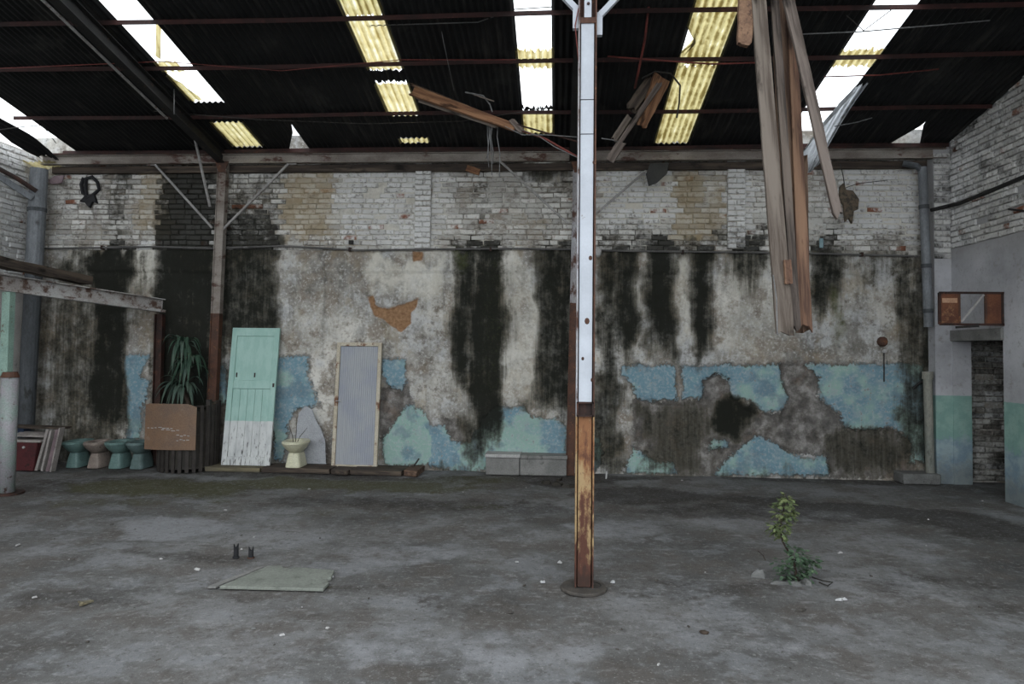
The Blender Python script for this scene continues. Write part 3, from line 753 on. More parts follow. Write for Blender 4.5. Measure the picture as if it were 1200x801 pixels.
# rooflight strips
yel, gre, whi, blk = MT['sky_yellow'], MT['sky_green'], MT['sky_white'], MT['sheet']
def strip(i, ya, yb, mat, **k):
    a_, b_ = STR[i]; corrugated(a_, b_, ya, yb, mat, 'rooflight_sheet' if mat is not blk else 'roof_sheet', seed=i*10+int(ya*7), **k)
strip(0, 9.10, 9.62, blk); strip(0, 9.60, 10.36, gre, ragged=.05); strip(0, 10.36, 10.62, blk)
corrugated(-5.11, -4.80, 8.16, 8.42, yel, 'rooflight_sheet', ragged=.06, seed=5)
corrugated(-5.11, -4.93, 8.4, 9.12, gre, 'rooflight_sheet', ragged=.1, seed=6, fb=lambda y: -5.10+(y-8.35)*.3)
strip(1, 6.9, 7.5, gre, ragged=.12); strip(1, 7.46, 8.42, yel); strip(1, 8.40, 8.72, blk, ragged=.07); strip(1, 8.70, 9.52, yel, ragged=.06); strip(1, 9.5, 10.13, blk); strip(1, 10.12, 10.3, gre, ragged=.05); strip(1, 10.28, 10.62, blk)
strip(2, 8.05, 8.48, yel, ragged=.08); strip(2, 9.28, 9.46, blk, ragged=.1); strip(2, 9.44, 10.05, gre); strip(2, 10.02, 10.62, blk)
corrugated(1.45, 1.98, 7.0, 8.5, gre, 'rooflight_sheet', ragged=.1, seed=31, fa=lambda y: 1.45+max(0, .22-abs(y-8.0))*.7)
corrugated(1.45, 1.98, 8.38, 10.40, gre, 'rooflight_sheet', ragged=.1, seed=32); strip(3, 10.36, 10.62, blk)
strip(4, 8.15, 8.55, yel, ragged=.08)
# a milky sheet that slipped out of the right-hand strip and hangs curled
corrugated(3.42, 3.93, 8.75, 10.5, whi, 'rooflight_sheet', dz=-.16, ragged=.12, seed=41, sag=lambda s, t: -.25*t*t - .32*(1-s)*t + .12*s, fa=lambda y: 3.42+max(0, 9.9-y)*.30)
for i in range(5):
    for ya, yb in ((4.5, 6.9), (YF, 4.6)):
        if i in (0, 2): continue
        strip(i, ya, yb, blk if i in (1, 4) else gre)
# ragged edge of the roof at the left: one loose dark sheet and a yellow one beyond the gap
corrugated(-8.34, -8.02, 8.6, 10.5, blk, sag=lambda s, t: -.10*t + .05*math.sin(t*7+s*3), ragged=.15, seed=51, dz=-.05)
corrugated(-8.75, -8.05, 10.3, 10.75, yel, 'rooflight_sheet', dz=-.22, ragged=.08, seed=52)
# ------------------------------------------------------------------ steelwork
def ibeam(mb, p0, p1, h, w, t=.012, up=(0, 0, 1)):
    p0, p1 = Vector(p0), Vector(p1); d = (p1-p0).normalized(); a = d.cross(Vector(up)).normalized(); u = a.cross(d)
    mb.bar(p0, p1, t, h-2*t+.002, up)
    for s in (-1, 1): mb.bar(p0+u*s*(h/2-t/2), p1+u*s*(h/2-t/2), w, t, up)
    return mb
# eave beam along the back wall
zb0 = at(640, 183.5, 10.42).z
eb = thing('eave_beam', (0, 10.42, zb0-.08), 'long dirty white steel beam along the top of the back wall', 'beam')
ibeam(MB(), (-8.3, 10.42, zb0), (5.74, 10.42, zb0), .145, .09).build('beam_profile', MT['beam_dirty'], eb)
MB().box((-8.2, 10.50, zb0-.19), (5.52, 10.555, zb0-.08)).build('wall_plate', MT['wood_dark'], eb)
MB().box((-8.2, 10.35, zb0+.074), (5.72, 10.52, zb0+.098)).build('gutter_edge', MT['rust_dark'], eb)
# purlins
PUR = [(10.40, 'nearest the back wall'), (9.39, 'second from the back wall'), (8.25, 'third from the back wall'), (7.40, 'fourth from the back wall, at the top edge of view'), (6.3, 'fifth from the back wall')]
for y, t in PUR:
    z = roofz(y) - .045; mb = MB()
    n = 14; xs = [-7.95 + i*(XR-.02+7.95)/n for i in range(n+1)]
    for i in range(n):
        w0, w1 = [.012*math.sin(x*.9+y) for x in xs[i:i+2]]
        mb.bar((xs[i], y, z+w0), (xs[i+1], y, z+w1), .006, .055); mb.bar((xs[i], y+.025, z+.024+w0), (xs[i+1], y+.025, z+.024+w1), .05, .006)
    tag(mb.build('purlin', MT['purlin']), 'thin rust-red steel roof purlin, ' + t, 'purlin', 'purlins carrying the roof sheets')
# rafters
for x, lab in ((-5.30, 'dark steel rafter climbing from the left wall column'), (.24, 'dark steel rafter behind the white column')):
    rt_ = thing('rafter', (x, 10.4, 4.8), lab, 'rafter', 'rafters under the roof')
    ibeam(MB(), (x, 10.40, roofz(10.40)-.16), (x, YF, roofz(YF)-.16), .18, .12).build('rafter_profile', MT['steel_dark'], rt_)
    if x < 0: MB().tube([(x-.10, 7.0-3, roofz(4)-.28), (x-.09, 9.0, roofz(9.0)-.28)], .016).build('tie_rod', MT['brace'], rt_)
rb_ = thing('ridge_beam', (0, 5.55, 5.75), 'steel beam across the hall resting on the white column', 'beam')
ibeam(MB(), (-8.4, 5.55, roofz(5.55)-.19), (XR-.02, 5.55, roofz(5.55)-.19), .18, .12).build('beam_profile', MT['steel_dark'], rb_)

# white column in the middle of the hall
cb = fl(684, 688); cx, cy = cb.x, cb.y
col = thing('steel_column', (cx, cy, 0), 'tall white painted steel column with rusted foot in mid-hall', 'column')
zs = at(686, 470, cy).z; zs2 = at(686, 487, cy).z; ztop = roofz(cy)-.29
hw = .068
for s in (-1, 1):
    MB().bar((cx+s*hw, cy, zs2), (cx+s*hw, cy, ztop), .012, .13, (0, 1, 0)).build('flange', MT['rust'] if s > 0 else MT['white_rust'], col)
    MB().bar((cx+s*hw, cy, .02), (cx+s*hw, cy, zs2), .012, .13, (0, 1, 0)).build('rusted_flange', MT['rust_yellow'], col)
MB().bar((cx, cy+.02, .02), (cx, cy+.02, ztop), 2*hw-.012, .012, (0, 1, 0)).build('web', MT['rust'], col)
z1, z2, z3 = [at(688, q, cy).z for q in (159, 119, 25)]
for za, zb in ((zs, z1-.004), (z1+.004, z2-.004), (z2+.004, z3)):
    MB().box((cx-hw+.016, cy-.045, za), (cx+hw-.016, cy-.03, zb)).build('cover_plate', MT['white_paint'], col)
ss = MB().box((cx-.028, cy-.05, z3), (cx+.03, cy-.036, ztop)).build('splice_strip', MT['white_paint'], col)
MB().tube([(cx+.004, cy-.062, z3+.12), (cx+.004, cy-.045, z3+.12)], .012, 6).build('bolt', MT['rust_dark'], ss)
MB().box((cx-hw+.004, cy-.058, z3-.04), (cx+hw-.004, cy-.045, z3+.006)).build('splice_band', MT['rust'], col)
MB().box((cx-hw+.016, cy-.045, .02), (cx+hw-.016, cy-.03, zs2)).build('rusted_plate', MT['rust_yellow'], col)
fr = MB()
fr.box((cx-hw, cy-.075, zs-.012), (cx+hw, cy-.03, zs)); fr.box((cx-hw, cy-.075, zs2), (cx+hw, cy-.03, zs2+.012))
fr.box((cx-hw, cy-.075, zs2), (cx-hw+.012, cy-.03, zs)); fr.box((cx+hw-.012, cy-.075, zs2), (cx+hw, cy-.03, zs)); fr.box((cx-hw, cy-.034, zs2), (cx+hw, cy-.03, zs))
fr.build('open_box', MT['rust_dark'], col)
def disc(c, r, h, n=28, jit=0):
    rr = [r*(1+random.uniform(-jit, jit)) for _ in range(n)]
    ring = lambda z, k=1.: [(c[0]+rr[i]*k*math.cos(2*math.pi*i/n), c[1]+rr[i]*k*math.sin(2*math.pi*i/n), z) for i in range(n)]
    return MB().rings([ring(c[2]), ring(c[2]+h*.7), ring(c[2]+h, .96)])
for qx, qy, qr in ((692,302,.016),(688,376,.022),(696,190,.012),(683,420,.012),(694,445,.014)):
    c = at(qx, qy, cy-.05); MB().rings([[(c.x+qr*math.cos(g)*k, cy-.049+d_, c.z+qr*1.3*math.sin(g)*k) for g in [i*math.pi/4 for i in range(8)]] for k, d_ in ((1, .005), (.8, 0))]).build('rust_spot', MT['rust'], col)
disc((cx, cy, -.01), .185, .022, jit=.03).build('base_disc', MT['chip_dark'], col)
for sx, ya_, yb_, out_, ytip in ((-1, 35, 8, -.075, 0), (1, 43, 17, .1, 0)):
    za, zb = at(688, ya_, cy).z, at(688, yb_, cy).z; x0 = cx + sx*(hw+.03)
    MB().bar((x0, cy-.01, za), (x0, cy-.01, zb), .045, .045, (0, 1, 0)).build('brace_stub', MT['white_paint'], col)
    MB().bar((x0, cy-.01, zb-.02), (x0+sx*(ztop-zb)*.95, cy-.01, ztop), .045, .05, (0, 1, 0)).build('knee_brace', MT['white_paint'], col)
zz1 = at(686, 160, cy).z
# rings and wire on the floor round its foot
MB().tube([fl(695+9*math.cos(t), 686+4*math.sin(t), .012) for t in [i*.5-1.5 for i in range(10)]], .006, 6).build('wire_loop', MT['wire'], col)

def wall_column(name, label, pt, pb, braces, mt_top, mt_low, zsplit, y=10.42, w=.13):
    T, B = at(*pt, y), at(*pb, y); B.z = 0
    t = thing(name, (B.x, y, 0), label, 'column')
    S = B.lerp(T, (zsplit-B.z)/(T.z-B.z))
    for (p, q, m, nm) in ((B, S, mt_low, 'rusted_shaft'), (S, T, mt_top, 'shaft')):
        mb = MB(); dv = (q-p).normalized(); a_ = Vector((1, 0, 0))
        mb.bar(p, q, w*.5, .01, (0, 1, 0)); 
        for s in (-1, 1): mb.bar(p+a_*s*w/2, q+a_*s*w/2, .012, .11, (0, 1, 0))
        mb.bar(p+Vector((0, -.03, 0)), q+Vector((0, -.03, 0)), w-.012, .01, (0, 1, 0))
        mb.build(nm, MT[m], t)
    g = MB().prism([T+Vector((-.11, -.06, 0)), T+Vector((.11, -.06, 0)), T+Vector((.05, -.06, -.17)), T+Vector((-.05, -.06, -.17))], (0, .02, 0))
    g.build('gusset', MT['rust'], t)
    for b in braces:
        p, q = at(*b[0], y-.03), at(*b[1], y-.03)
        mb = MB().bar(p, q, .032, .032, (0, 1, 0))
        d = 1 if p.x > q.x else -1
        mb.bar(p+Vector((0, .0, -.004)), p+Vector((d*.13, 0, -.004)), .03, .012)
        mb.build('knee_brace', MT['brace'], t)
    return t
wall_column('wall_column', 'rusty brown steel column against the left part of the back wall', (262,190), (246,545),
    [((182,193),(249,267)), ((338,192),(262,268))], 'beam_dirty', 'rust', 2.4)
wc = wall_column('wall_column', 'rust-streaked wall column half hidden behind the white column', (677,190), (668,556),
    [((586,189),(666,262)), ((757,200),(700,249))], 'white_rust', 'rust', 2.6, w=.12)
# grey rod leaning on the left rafter
tag(MB().tube([at(226,152,9.9), at(246,242,10.3)], .02).build('leaning_rod', MT['brace']), 'pale thin rod hanging from the roof beside the left wall column', 'rod')

# ------------------------------------------------------------------ pipes and conduits
def path_wall(pts, Y): return [at(a_, b_, Y) for a_, b_ in pts]
cd_ = thing('conduit', at(560, 293, 10.53), 'thin grey conduit running along the whole back wall', 'pipe')
MB().tube(path_wall([(52,291),(180,289),(250,291),(330,288),(420,293),(500,292),(600,291),(665,292),(740,294),(830,295),(920,296),(1000,298),(1076,300)], 10.525), .016, 6).build('pipe_run', MT['conduit'], cd_)
for px, py in ((120,290),(410,292),(575,292),(800,295),(1010,298)):
    c = at(px, py, 10.53); MB().box((c.x-.015, 10.50, c.z-.03), (c.x+.015, 10.6, c.z+.03)).build('clip', MT['rust_dark'], cd_)
rc = thing('conduit', (5.7, 9.5, 3.9), 'dark pipe sloping along the brick right wall', 'pipe')
MB().tube([at(1091,246,10.36), at(1112,241,10.36), atx(1125,238,XR-.035), atx(1150,228,XR-.035), atx(1200,207,XR-.035), (XR-.035, 6.0, atx(1200,207,XR-.035).z+.02)], .028, 8).build('pipe_run', MT['steel_dark'], rc)
MB().tube([atx(1182,245,XR-.03), atx(1200,247,XR-.03), (XR-.03, 8, atx(1200,247,XR-.03).z)], .013, 6).build('branch_pipe', MT['steel_dark'], rc)
dp = thing('downpipe', (5.45, 10.4, 2.3), 'grey metal downpipe in the right corner ending above the blue paint', 'downpipe')
A, B = at(1081,196,10.36), at(1088,383,10.36)
MB().tube([A, A.lerp(B, .5), B], .062, 14).build('pipe', MT['zinc'], dp)
for t in (.25, .62, .9):
    c = A.lerp(B, t); d = (B-A).normalized(); MB().tube([c-d*.03, c+d*.03], .07, 14).build('joint_ring', MT['zinc_dark'], dp)
MB().tube([A+Vector((-.25, .06, .08)), A+Vector((-.08, 0, .02)), A+Vector((0, 0, -.06))], .045, 10).build('elbow', MT['zinc_dark'], dp)
d2 = thing('downpipe', (5.5, 10.4, .1), 'short cream pipe standing on a concrete step in the right corner', 'downpipe')
A, B = at(1087,440,10.42), at(1090,545,10.42); B.z = .148
MB().tube([A, B], .06, 14).build('pipe', MT['pipe_cream'], d2)
MB().tube([A+Vector((0, 0, .06)), A+Vector((0, 0, -.05))], .075, 14).build('socket', MT['pipe_cream'], d2)
c0, c1 = at(1062,546,10.2), at(1104,546,10.2)
tag(MB().box((c0.x, 10.28, 0), (5.555, 10.58, .15)).build('concrete_step', MT['stone'], bevel=.012), 'low concrete step under the cream corner pipe', 'step')
lp = thing('downpipe', (-8.3, 10.4, 0), 'wide grey zinc downpipe in the left corner', 'downpipe')
A, B = at(46,198,10.3), at(30,500,10.3)
MB().tube([A, A.lerp(B, .4)], .125, 16).build('upper_pipe', MT['zinc'], lp)
MB().tube([A.lerp(B, .4), B, Vector((B.x, B.y, .02))], .12, 16).build('lower_pipe', MT['zinc_dark'], lp)
c = A.lerp(B, .16); MB().tube([c+Vector((0, 0, .03)), c-Vector((0, 0, .03))], .135, 16).build('joint_ring', MT['zinc_dark'], lp)
tag(MB().tube([at(43,224,10.12), at(20,209,9.95), at(-8,194,9.75)], .035, 8).build('handrail_pipe', MT['rust_dark']), 'dark slanting pipe between left corner downpipe and left wall', 'pipe')
tag(MB().bar(at(38,232,10.16), at(-8,202,9.8), .05, .09).build('slanting_channel', MT['zinc']), 'pale slanting metal channel under the dark pipe at left', 'channel')

# ------------------------------------------------------------------ left lean-to: post, beam, timber
pb = fl(7, 578); lx, ly = pb.x, pb.y
lpst = thing('pipe_post', (lx, ly, 0), 'thick grey and mint pipe post at the left edge', 'post')
zt = at(7, 440, ly).z
MB().tube([(lx, ly, 0), (lx, ly, zt)], .095, 20).build('sleeve', MT['greypost'], lpst, smooth=True)
disc((lx, ly, -.01), .2, .03, jit=.03).build('base_disc', MT['rust_dark'], lpst)
MB().tube([(lx, ly, zt-.02), (lx+.0, ly, zt+.05)], [.105, .08], 14).build('torn_rim', MT['rust'], lpst)
bl0, bl1 = at(-60, 312, 7.4), at(192, 359, 10.35)
ub = at(3, 342, ly)
MB().box((lx-.11, ly-.045, zt), (lx-.005, ly+.045, ub.z)).build('upper_post', MT['mintpost'], lpst)
ch = thing('lean_to_beam', bl1, 'white and rust channel beam from the left post to the back wall', 'beam')
zc_ = at(4, 331, ly).z
q0 = at(4, 331, ly); q1 = at(190, 358, 10.4); dr = (q1-q0); q00 = q0 - dr*.5
mb = MB().bar(q00, q1, .02, .2)
mb.bar(q00+Vector((.04, -.03, .095)), q1+Vector((.04, -.03, .095)), .09, .014); mb.bar(q00+Vector((.05, -.04, -.09)), q1+Vector((.05, -.04, -.09)), .10, .04)
MT['channel'] = worn('channel_paint', (.44,.43,.42), (.30,.27,.25), (.10,.06,.045), 2.5, 5, .5, .62)
mb.build('channel', MT['channel'], ch)
tq1 = at(103, 329, 9.35)
def plank(name, p0, p1, w, t, mat, face=(0, -1, 0), jag=.0, seg=8, bow=0., label=None, cat=None, group=None, parent=None, seed=0, w1=None, twist=0.):
    """board with uneven edges and splintered ends; local x runs along it"""
    r = random.Random(seed); p0, p1 = Vector(p0), Vector(p1); L = (p1-p0).length
    ax = (p1-p0).normalized(); nrm = Vector(face); nrm = (nrm - ax*nrm.dot(ax)).normalized(); wd = nrm.cross(ax)
    w1 = w if w1 is None else w1; nw = 4; mb = MB(); rings = []
    jg0 = [r.uniform(0, jag) for _ in range(nw+1)]; jg1 = [r.uniform(0, jag) for _ in range(nw+1)]
    for i in range(seg+1):
        s = i/seg; ww = w + (w1-w)*s; ew = [r.gauss(0, .018)*ww for _ in range(2)]; tw = twist*s
        ring = []
        for side in (1, -1):
            for k in (range(nw+1) if side == 1 else range(nw, -1, -1)):
                x = s*L + (jg0[k] if i == 0 else 0) - (jg1[k] if i == seg else 0)
                yy = (k/nw-.5)*ww + (ew[0] if k == 0 else ew[1] if k == nw else 0)
                z = side*t/2 + bow*math.sin(math.pi*s) + r.gauss(0, t*.04)
                ring.append((x, yy*math.cos(tw)-z*math.sin(tw), z*math.cos(tw)+yy*math.sin(tw)))
        rings.append(ring)
    mb.rings(rings)
    o = mb.build(name, mat, origin=(0, 0, 0)); m = Matrix((ax, wd, nrm)).transposed().to_4x4(); m.translation = p0
    if parent is not None:
        o.parent = parent; m.translation = p0 - ROOT[parent.name]; o.matrix_local = m
    else: o.matrix_world = m
    return tag(o, label, cat, group)
plank('timber', at(-60, 296, 7.4)+Vector((.1, 0, 0)), tq1, .16, .12, MT['wood_dark'], face=(0, 0, 1), jag=.1, label='dark weathered timber lying on the white channel beam at left', cat='timber', seed=3)
ps = thing('lean_to_post', (at(186, 470, 10.46).x, 10.46, 0), 'dark red rusty post under the left channel beam beside the plant', 'post')
pz = at(186, 368, 10.46).z; pxx = at(186, 420, 10.46).x
ibeam(MB(), (pxx, 10.46, 0), (pxx, 10.46, pz), .13, .09, up=(1, 0, 0)).build('shaft', MT['rust_dark'], ps)
# ------------------------------------------------------------------ hanging planks on the right
HG = 'broken boards hanging from the roof on the right'
def hang(pt, pb_, wpx, y, mat, lab, t=.03, jag=.08, seed=0, w1=None, bow=0., y1=None):
    y1 = y if y1 is None else y1
    k = y/F; T = at(*pt, y); B = at(*pb_, y1)
    plank('hanging_plank', T, B, wpx*k, t, MT[mat], label=lab, cat='plank', group=HG, jag=jag, seg=14, seed=seed, w1=None if w1 is None else w1*k, bow=bow)
hang((881,-95), (920,394), 16, 5.50, 'wood_grey', 'widest pale grey board of the hanging bundle, left side', .035, .06, 1, 19)
hang((902,-90), (934,394), 9, 5.56, 'wood_dim', 'narrow grey-brown board in the middle of the hanging bundle', .03, .12, 2, 9)
hang((910,-100), (928,300), 15, 5.66, 'wood_brown', 'brown splintered board behind the middle of the hanging bundle', .03, .35, 3, 24)
hang((925,-40), (944,393), 8, 5.62, 'wood_red', 'orange-brown narrow board on the right of the hanging bundle', .03, .1, 4, 15)
hang((903,-90), (983,257), 13, 5.44, 'wood_mid', 'loose board slanting out to the right of the bundle', .035, .06, 5, 10)
hang((877,-60), (872,60), 20, 5.52, 'wood_adobe', 'short rough brown board stub at the top edge', .05, .10, 6, 15)
hang((922,304), (924,333), 8, 5.47, 'wood_red', 'small reddish block nailed on the hanging boards', .04, .01, 7)
hang((939,180), (941,394), 12, 5.70, 'wood_brown', 'dark brown lower board at the back of the hanging bundle', .03, .12, 8, 15)
tag(MB().tube([at(906,322,5.46), at(910,350,5.45), at(911,392,5.46)], .005, 6).build('dangling_wire', MT['wire_grey']), 'pale wire dangling from the left hanging board', 'wire')

# broken timber casing slung under the roof, left of the column
bt = thing('broken_casing', at(545, 125, 8.5), 'broken reddish timber casing hanging slanted under the roof', 'timber')
plank('front_board', at(482,106,8.45), at(607,151,8.15), .145, .03, MT['wood_orange'], face=(0, -1, .4), jag=.05, parent=bt, seed=21, w1=.10)
plank('top_board', at(478,97,8.55), at(600,146,8.25), .12, .025, MT['wood_brown'], face=(0, -.3, 1), jag=.12, parent=bt, seed=22)
plank('bottom_board', at(484,115,8.5), at(585,149,8.25), .05, .03, MT['wood_grey'], face=(0, -1, -.2), jag=.1, parent=bt, seed=23)
plank('splinter', at(548,108,8.4), at(580,119,8.3), .05, .012, MT['wood_mid'], face=(0, -.3, 1), jag=.08, parent=bt, seed=24)
plank('tip', at(598,140,8.2), at(613,156,8.1), .07, .03, MT['wood_mid'], face=(0, -1, .4), jag=.05, parent=bt, seed=25)
def wire(name, pts, y0, y1, r, mat, lab, cat='wire', grp=None):
    n = len(pts); P = [at(a_, b_, y0+(y1-y0)*i/(n-1)) for i, (a_, b_) in enumerate(pts)]
    tag(MB().tube(P, r, 6).build(name, MT[mat], smooth=True), lab, cat, grp)
wire('bent_rod', [(604,150),(640,163),(684,188)], 8.15, 7.9, .013, 'wire_red', 'red rod from broken casing tip down to the column, lower one', 'rod')
wire('bent_rod', [(606,146),(645,157),(684,168)], 8.15, 7.9, .011, 'rust_dark', 'dark rod from broken casing tip to the column, upper one', 'rod')
wire('torn_wire', [(612,152),(632,160),(650,172),(682,187)], 8.1, 7.9, .005, 'wire_grey', 'pale wire curling beside the lower red rod', 'wire')
wire('torn_wire', [(592,148),(612,158),(640,158),(684,161)], 8.1, 7.9, .005, 'wire_grey', 'pale wire stretched from casing to column', 'wire')
WG = 'wires hanging below the broken casing'
for i, (px, b_) in enumerate(((572,196),(575,205),(577,192),(583,208),(570,186))):
    pts = [(px+1, 141), (px+random.uniform(-2,2), 160), (px+random.uniform(-3,3), 180), (px+random.uniform(-3,3), b_)]
    wire('hanging_wire', pts, 8.35, 8.4, .006, 'wire_grey', 'grey wire hanging straight down from the broken casing', 'wire', WG)
wire('loose_cable', [(545,108),(566,112),(574,122),(577,131)], 8.35, 8.35, .010, 'wire_grey', 'grey cable looping over the broken casing', 'cable')
wire('suspension_wire', [(510,-6),(520,50),(532,106)], 7.3, 8.4, .004, 'wire_grey', 'thin wire holding up the broken casing', 'wire')
plank('wood_block', at(547,197,10.36), at(562,202,10.36), .09, .06, MT['wood_orange'], label='small orange wood block stuck under the eave beam', cat='block', seed=29)

# broken box section right of the column
bx = thing('broken_box', at(750, 130, 8.7), 'broken wooden box slanting under the roof right of the column', 'timber')
plank('face_board', at(776,90,8.5), at(751,149,8.5), .23, .03, MT['wood_orange'], face=(.55, -1, .15), jag=.03, parent=bx, seed=31, w1=.13)
plank('dark_board', at(766,90,8.56), at(737,130,8.56), .15, .03, MT['wood_dark'], face=(-.2, -1, .3), jag=.08, parent=bx, seed=32)
plank('long_lath', at(776,94,8.46), at(722,173,8.4), .07, .025, MT['wood_mid'], face=(-.3, -1, 0), jag=.1, parent=bx, seed=33, w1=.05)
plank('lower_lath', at(740,133,8.55), at(718,166,8.55), .08, .03, MT['wood_grey'], face=(-.3, -1, 0), jag=.06, parent=bx, seed=34)
plank('end_lath', at(731,163,8.4), at(712,192,8.4), .11, .03, MT['wood_mid'], face=(-.2, -1, 0), jag=.12, parent=bx, seed=35)
plank('back_lath', at(752,118,8.62), at(738,130,8.62), .16, .03, MT['wood_dark'], face=(-.2, -1, 0), jag=.05, parent=bx, seed=36)
wire('curled_cable', [(752,92),(768,84),(786,86),(797,100),(796,120),(793,138)], 8.5, 8.45, .012, 'wire', 'dark cable curling over the broken wooden box', 'cable')
wire('hanging_hose', [(760,8),(756,45),(748,85),(744,103)], 7.4, 8.4, .014, 'wire_red', 'reddish hose hanging from roof to the broken wooden box', 'hose')
wire('torn_wire', [(705,162),(718,164),(724,166)], 8.2, 8.35, .006, 'wire_grey', 'short pale wire between column and broken box', 'wire')
# other loose wires under the roof
wire('roof_wire', [(430,30),(560,26),(602,11),(648,8)], 7.6, 7.4, .006, 'wire_grey', 'pale wire under the roof at the top centre', 'wire')
wire('roof_wire', [(0,80),(190,72),(330,83),(470,70),(605,70)], 8.1, 8.1, .005, 'wire_red', 'thin reddish wire sagging below the third purlin', 'wire')
wire('roof_wire', [(712,66),(790,72),(835,75),(900,73)], 8.1, 8.1, .010, 'wire_red', 'bright red cable below the green rooflight strip', 'wire')
wire('roof_wire', [(940,40),(1010,37),(1080,31),(1160,24)], 7.6, 7.6, .007, 'wire_grey', 'pale rod crossing the right open rooflight near the top', 'wire')
wire('roof_wire', [(966,90),(1030,88),(1100,81)], 8.5, 8.5, .008, 'wire_red', 'reddish rod crossing the right open rooflight lower down', 'wire')
wire('roof_wire', [(992,18),(1012,36),(1044,12)], 7.5, 7.5, .006, 'wire', 'bent dark wire in the right open rooflight', 'wire')
wire('roof_wire', [(978,148),(1005,143),(1022,138)], 9.5, 9.4, .007, 'wire_grey', 'short pale wire under the right part of the roof', 'wire')
wire('roof_wire', [(204,98),(204,134)], 8.8, 8.8, .008, 'wire_grey', 'short pale wire hanging near the left rafter', 'wire')
wire('roof_wire', [(0,152),(30,148),(50,147),(66,168)], 9.3, 9.6, .006, 'wire', 'thin wire across the far left roof gap', 'wire')
wire('roof_wire', [(650,125),(540,142),(430,145),(300,140),(180,130)], 9.3, 9.2, .005, 'wire', 'thin dark wire sagging below the second purlin', 'wire')
wire('red_wire', [(678,10),(674,30),(676,50),(678,72)], 5.5, 5.5, .005, 'wire_red', 'red wire looping down beside the column head', 'wire')
plank('lath_strip', at(187,-14,7.5), at(185,69,7.9), .065, .006, MT['sky_yellow'], jag=.03, label='yellowish strip hanging in the left open rooflight', cat='strip', seed=91)

# torn things hanging at the eave
def rag(name, pts, y, mat, lab, cat, t=.03):
    P = [at(a_, b_, y) for a_, b_ in pts]
    return tag(MB().prism(P, (0, t, 0)).build(name, MT[mat], bevel=.006), lab, cat)
rag('metal_flap', [(757,204),(762,191),(784,190),(782,203),(770,214),(760,218)], 10.3, 'flap', 'dark bent metal flap hanging under the eave beam', 'flap', .015)
rag('torn_bag', [(985,218),(989,214),(992,222),(1000,223),(1007,233),(1006,245),(1001,247),(999,262),(995,255),(991,260),(989,240),(984,233)], 10.2, 'bag', 'brown torn bag hanging below the right end of the eave', 'bag', .06)
wire('bag_wire', [(985,192),(988,206),(990,219)], 10.22, 10.22, .007, 'wire', 'dark wire holding the torn brown bag', 'wire')
wire('bag_wire', [(985,222),(1005,215),(1040,211)], 10.3, 10.45, .006, 'wire', 'dark wire running sideways from the torn brown bag', 'wire')
bb = thing('black_bundle', at(103, 222, 10.4), 'black tangled cloth hanging high on the left back wall', 'cloth')
MB().tube([at(a_, b_, 10.54) for a_, b_ in ((98,208),(95,216),(97,226),(102,231),(100,220),(101,209),(108,207),(114,213),(116,222),(108,229),(102,232))], .028, 7).build('loop', MT['cloth_black'], bb)
MB().prism([at(a_, b_, 10.52) for a_, b_ in ((93,236),(100,228),(110,228),(113,238),(108,236),(104,243),(99,237))], (0, .05, 0)).build('tails', MT['cloth_black'], bb)
rag('pink_scrap', [(56,212),(63,206),(75,205),(72,214),(60,216)], 10.4, 'panel_mauve', 'faded pink scrap under the left end of the eave', 'scrap', .03)
# ------------------------------------------------------------------ doors along the wall
def door_material():
    g = G('mint_door'); p = g.P(None, True); z = g.node('SeparateXYZ', {0: p}).outputs[2]
    n = g.noise(9, 6, .65, g.P((1, 1, .35), True)); n2 = g.noise(40, 4, .6, g.P((1.5, 1, .2), True))
    mint = g.mix(g.step(n, .4, .6), (.285,.445,.395), (.335,.495,.445))
    whi = g.mix(g.step(n, .4, .7), (.56,.57,.56), (.42,.43,.43))
    c = g.mix(g.step(g.math('MULTIPLY_ADD', n, .03, z), .695, .68), mint, whi)
    lo = g.math('ADD', g.math('MULTIPLY_ADD', z, -.14, .12), n2)
    c = g.mix(g.step(lo, .66, .74), c, (.07,.065,.06))
    return g.out(c, .7, n2, .4, .006)
MT['door'] = door_material()
def frame_at(bl, br, tl, lean):
    """local frame with x along the foot and z up the leaning face"""
    x = (br-bl).normalized(); z = (tl-bl); z = (z - x*z.dot(x)).normalized(); y = z.cross(x)
    m = Matrix((x, y, z)).transposed().to_4x4(); m.translation = bl; return m
zpl = .07
bl = Vector((0, 10.22, zpl)); br = bl.copy(); bl = Vector((at(259,534,bl.y).x, bl.y, zpl)); br = Vector((at(316,537,br.y).x, br.y, zpl))
tl = at(268, 383, D-.10)
dm = frame_at(bl, br, tl, 0); Wd = (br-bl).length; Hd = (tl-bl).length*.995
dr_ = thing('wooden_door', bl, 'mint green wooden panel door with white lower part leaning on the wall', 'door'); dr_.matrix_world = dm
def dbox(n, a_, b_, mat='door', parent=dr_, **k): return MB().box(a_, b_).build(n, MT[mat], parent, local=True, **k)
sw = .085
dbox('stile', (0, 0, 0), (sw, .04, Hd), bevel=.004); dbox('stile', (Wd-sw, 0, 0), (Wd, .04, Hd), bevel=.004)
rz = [(0, .13), (1.17, 1.30), (Hd-.13, Hd)]
for a_, b_ in rz: dbox('rail', (sw+.001, 0.002, a_), (Wd-sw-.001, .038, b_), bevel=.004)
dbox('panel', (sw, .018, 1.30), (Wd-sw, .03, Hd-.13))
npn = 5; pw = (Wd-2*sw)/npn
for i in range(npn): dbox('panel_board', (sw+i*pw+.002, .016, .13), (sw+(i+1)*pw-.002, .03, 1.17), bevel=.002)
for (x0, z0) in ((.11, 1.35), (.40, 1.35)): dbox('keyhole_scar', (x0, .013, z0), (x0+.022, .019, z0+.07), 'slat_dark')
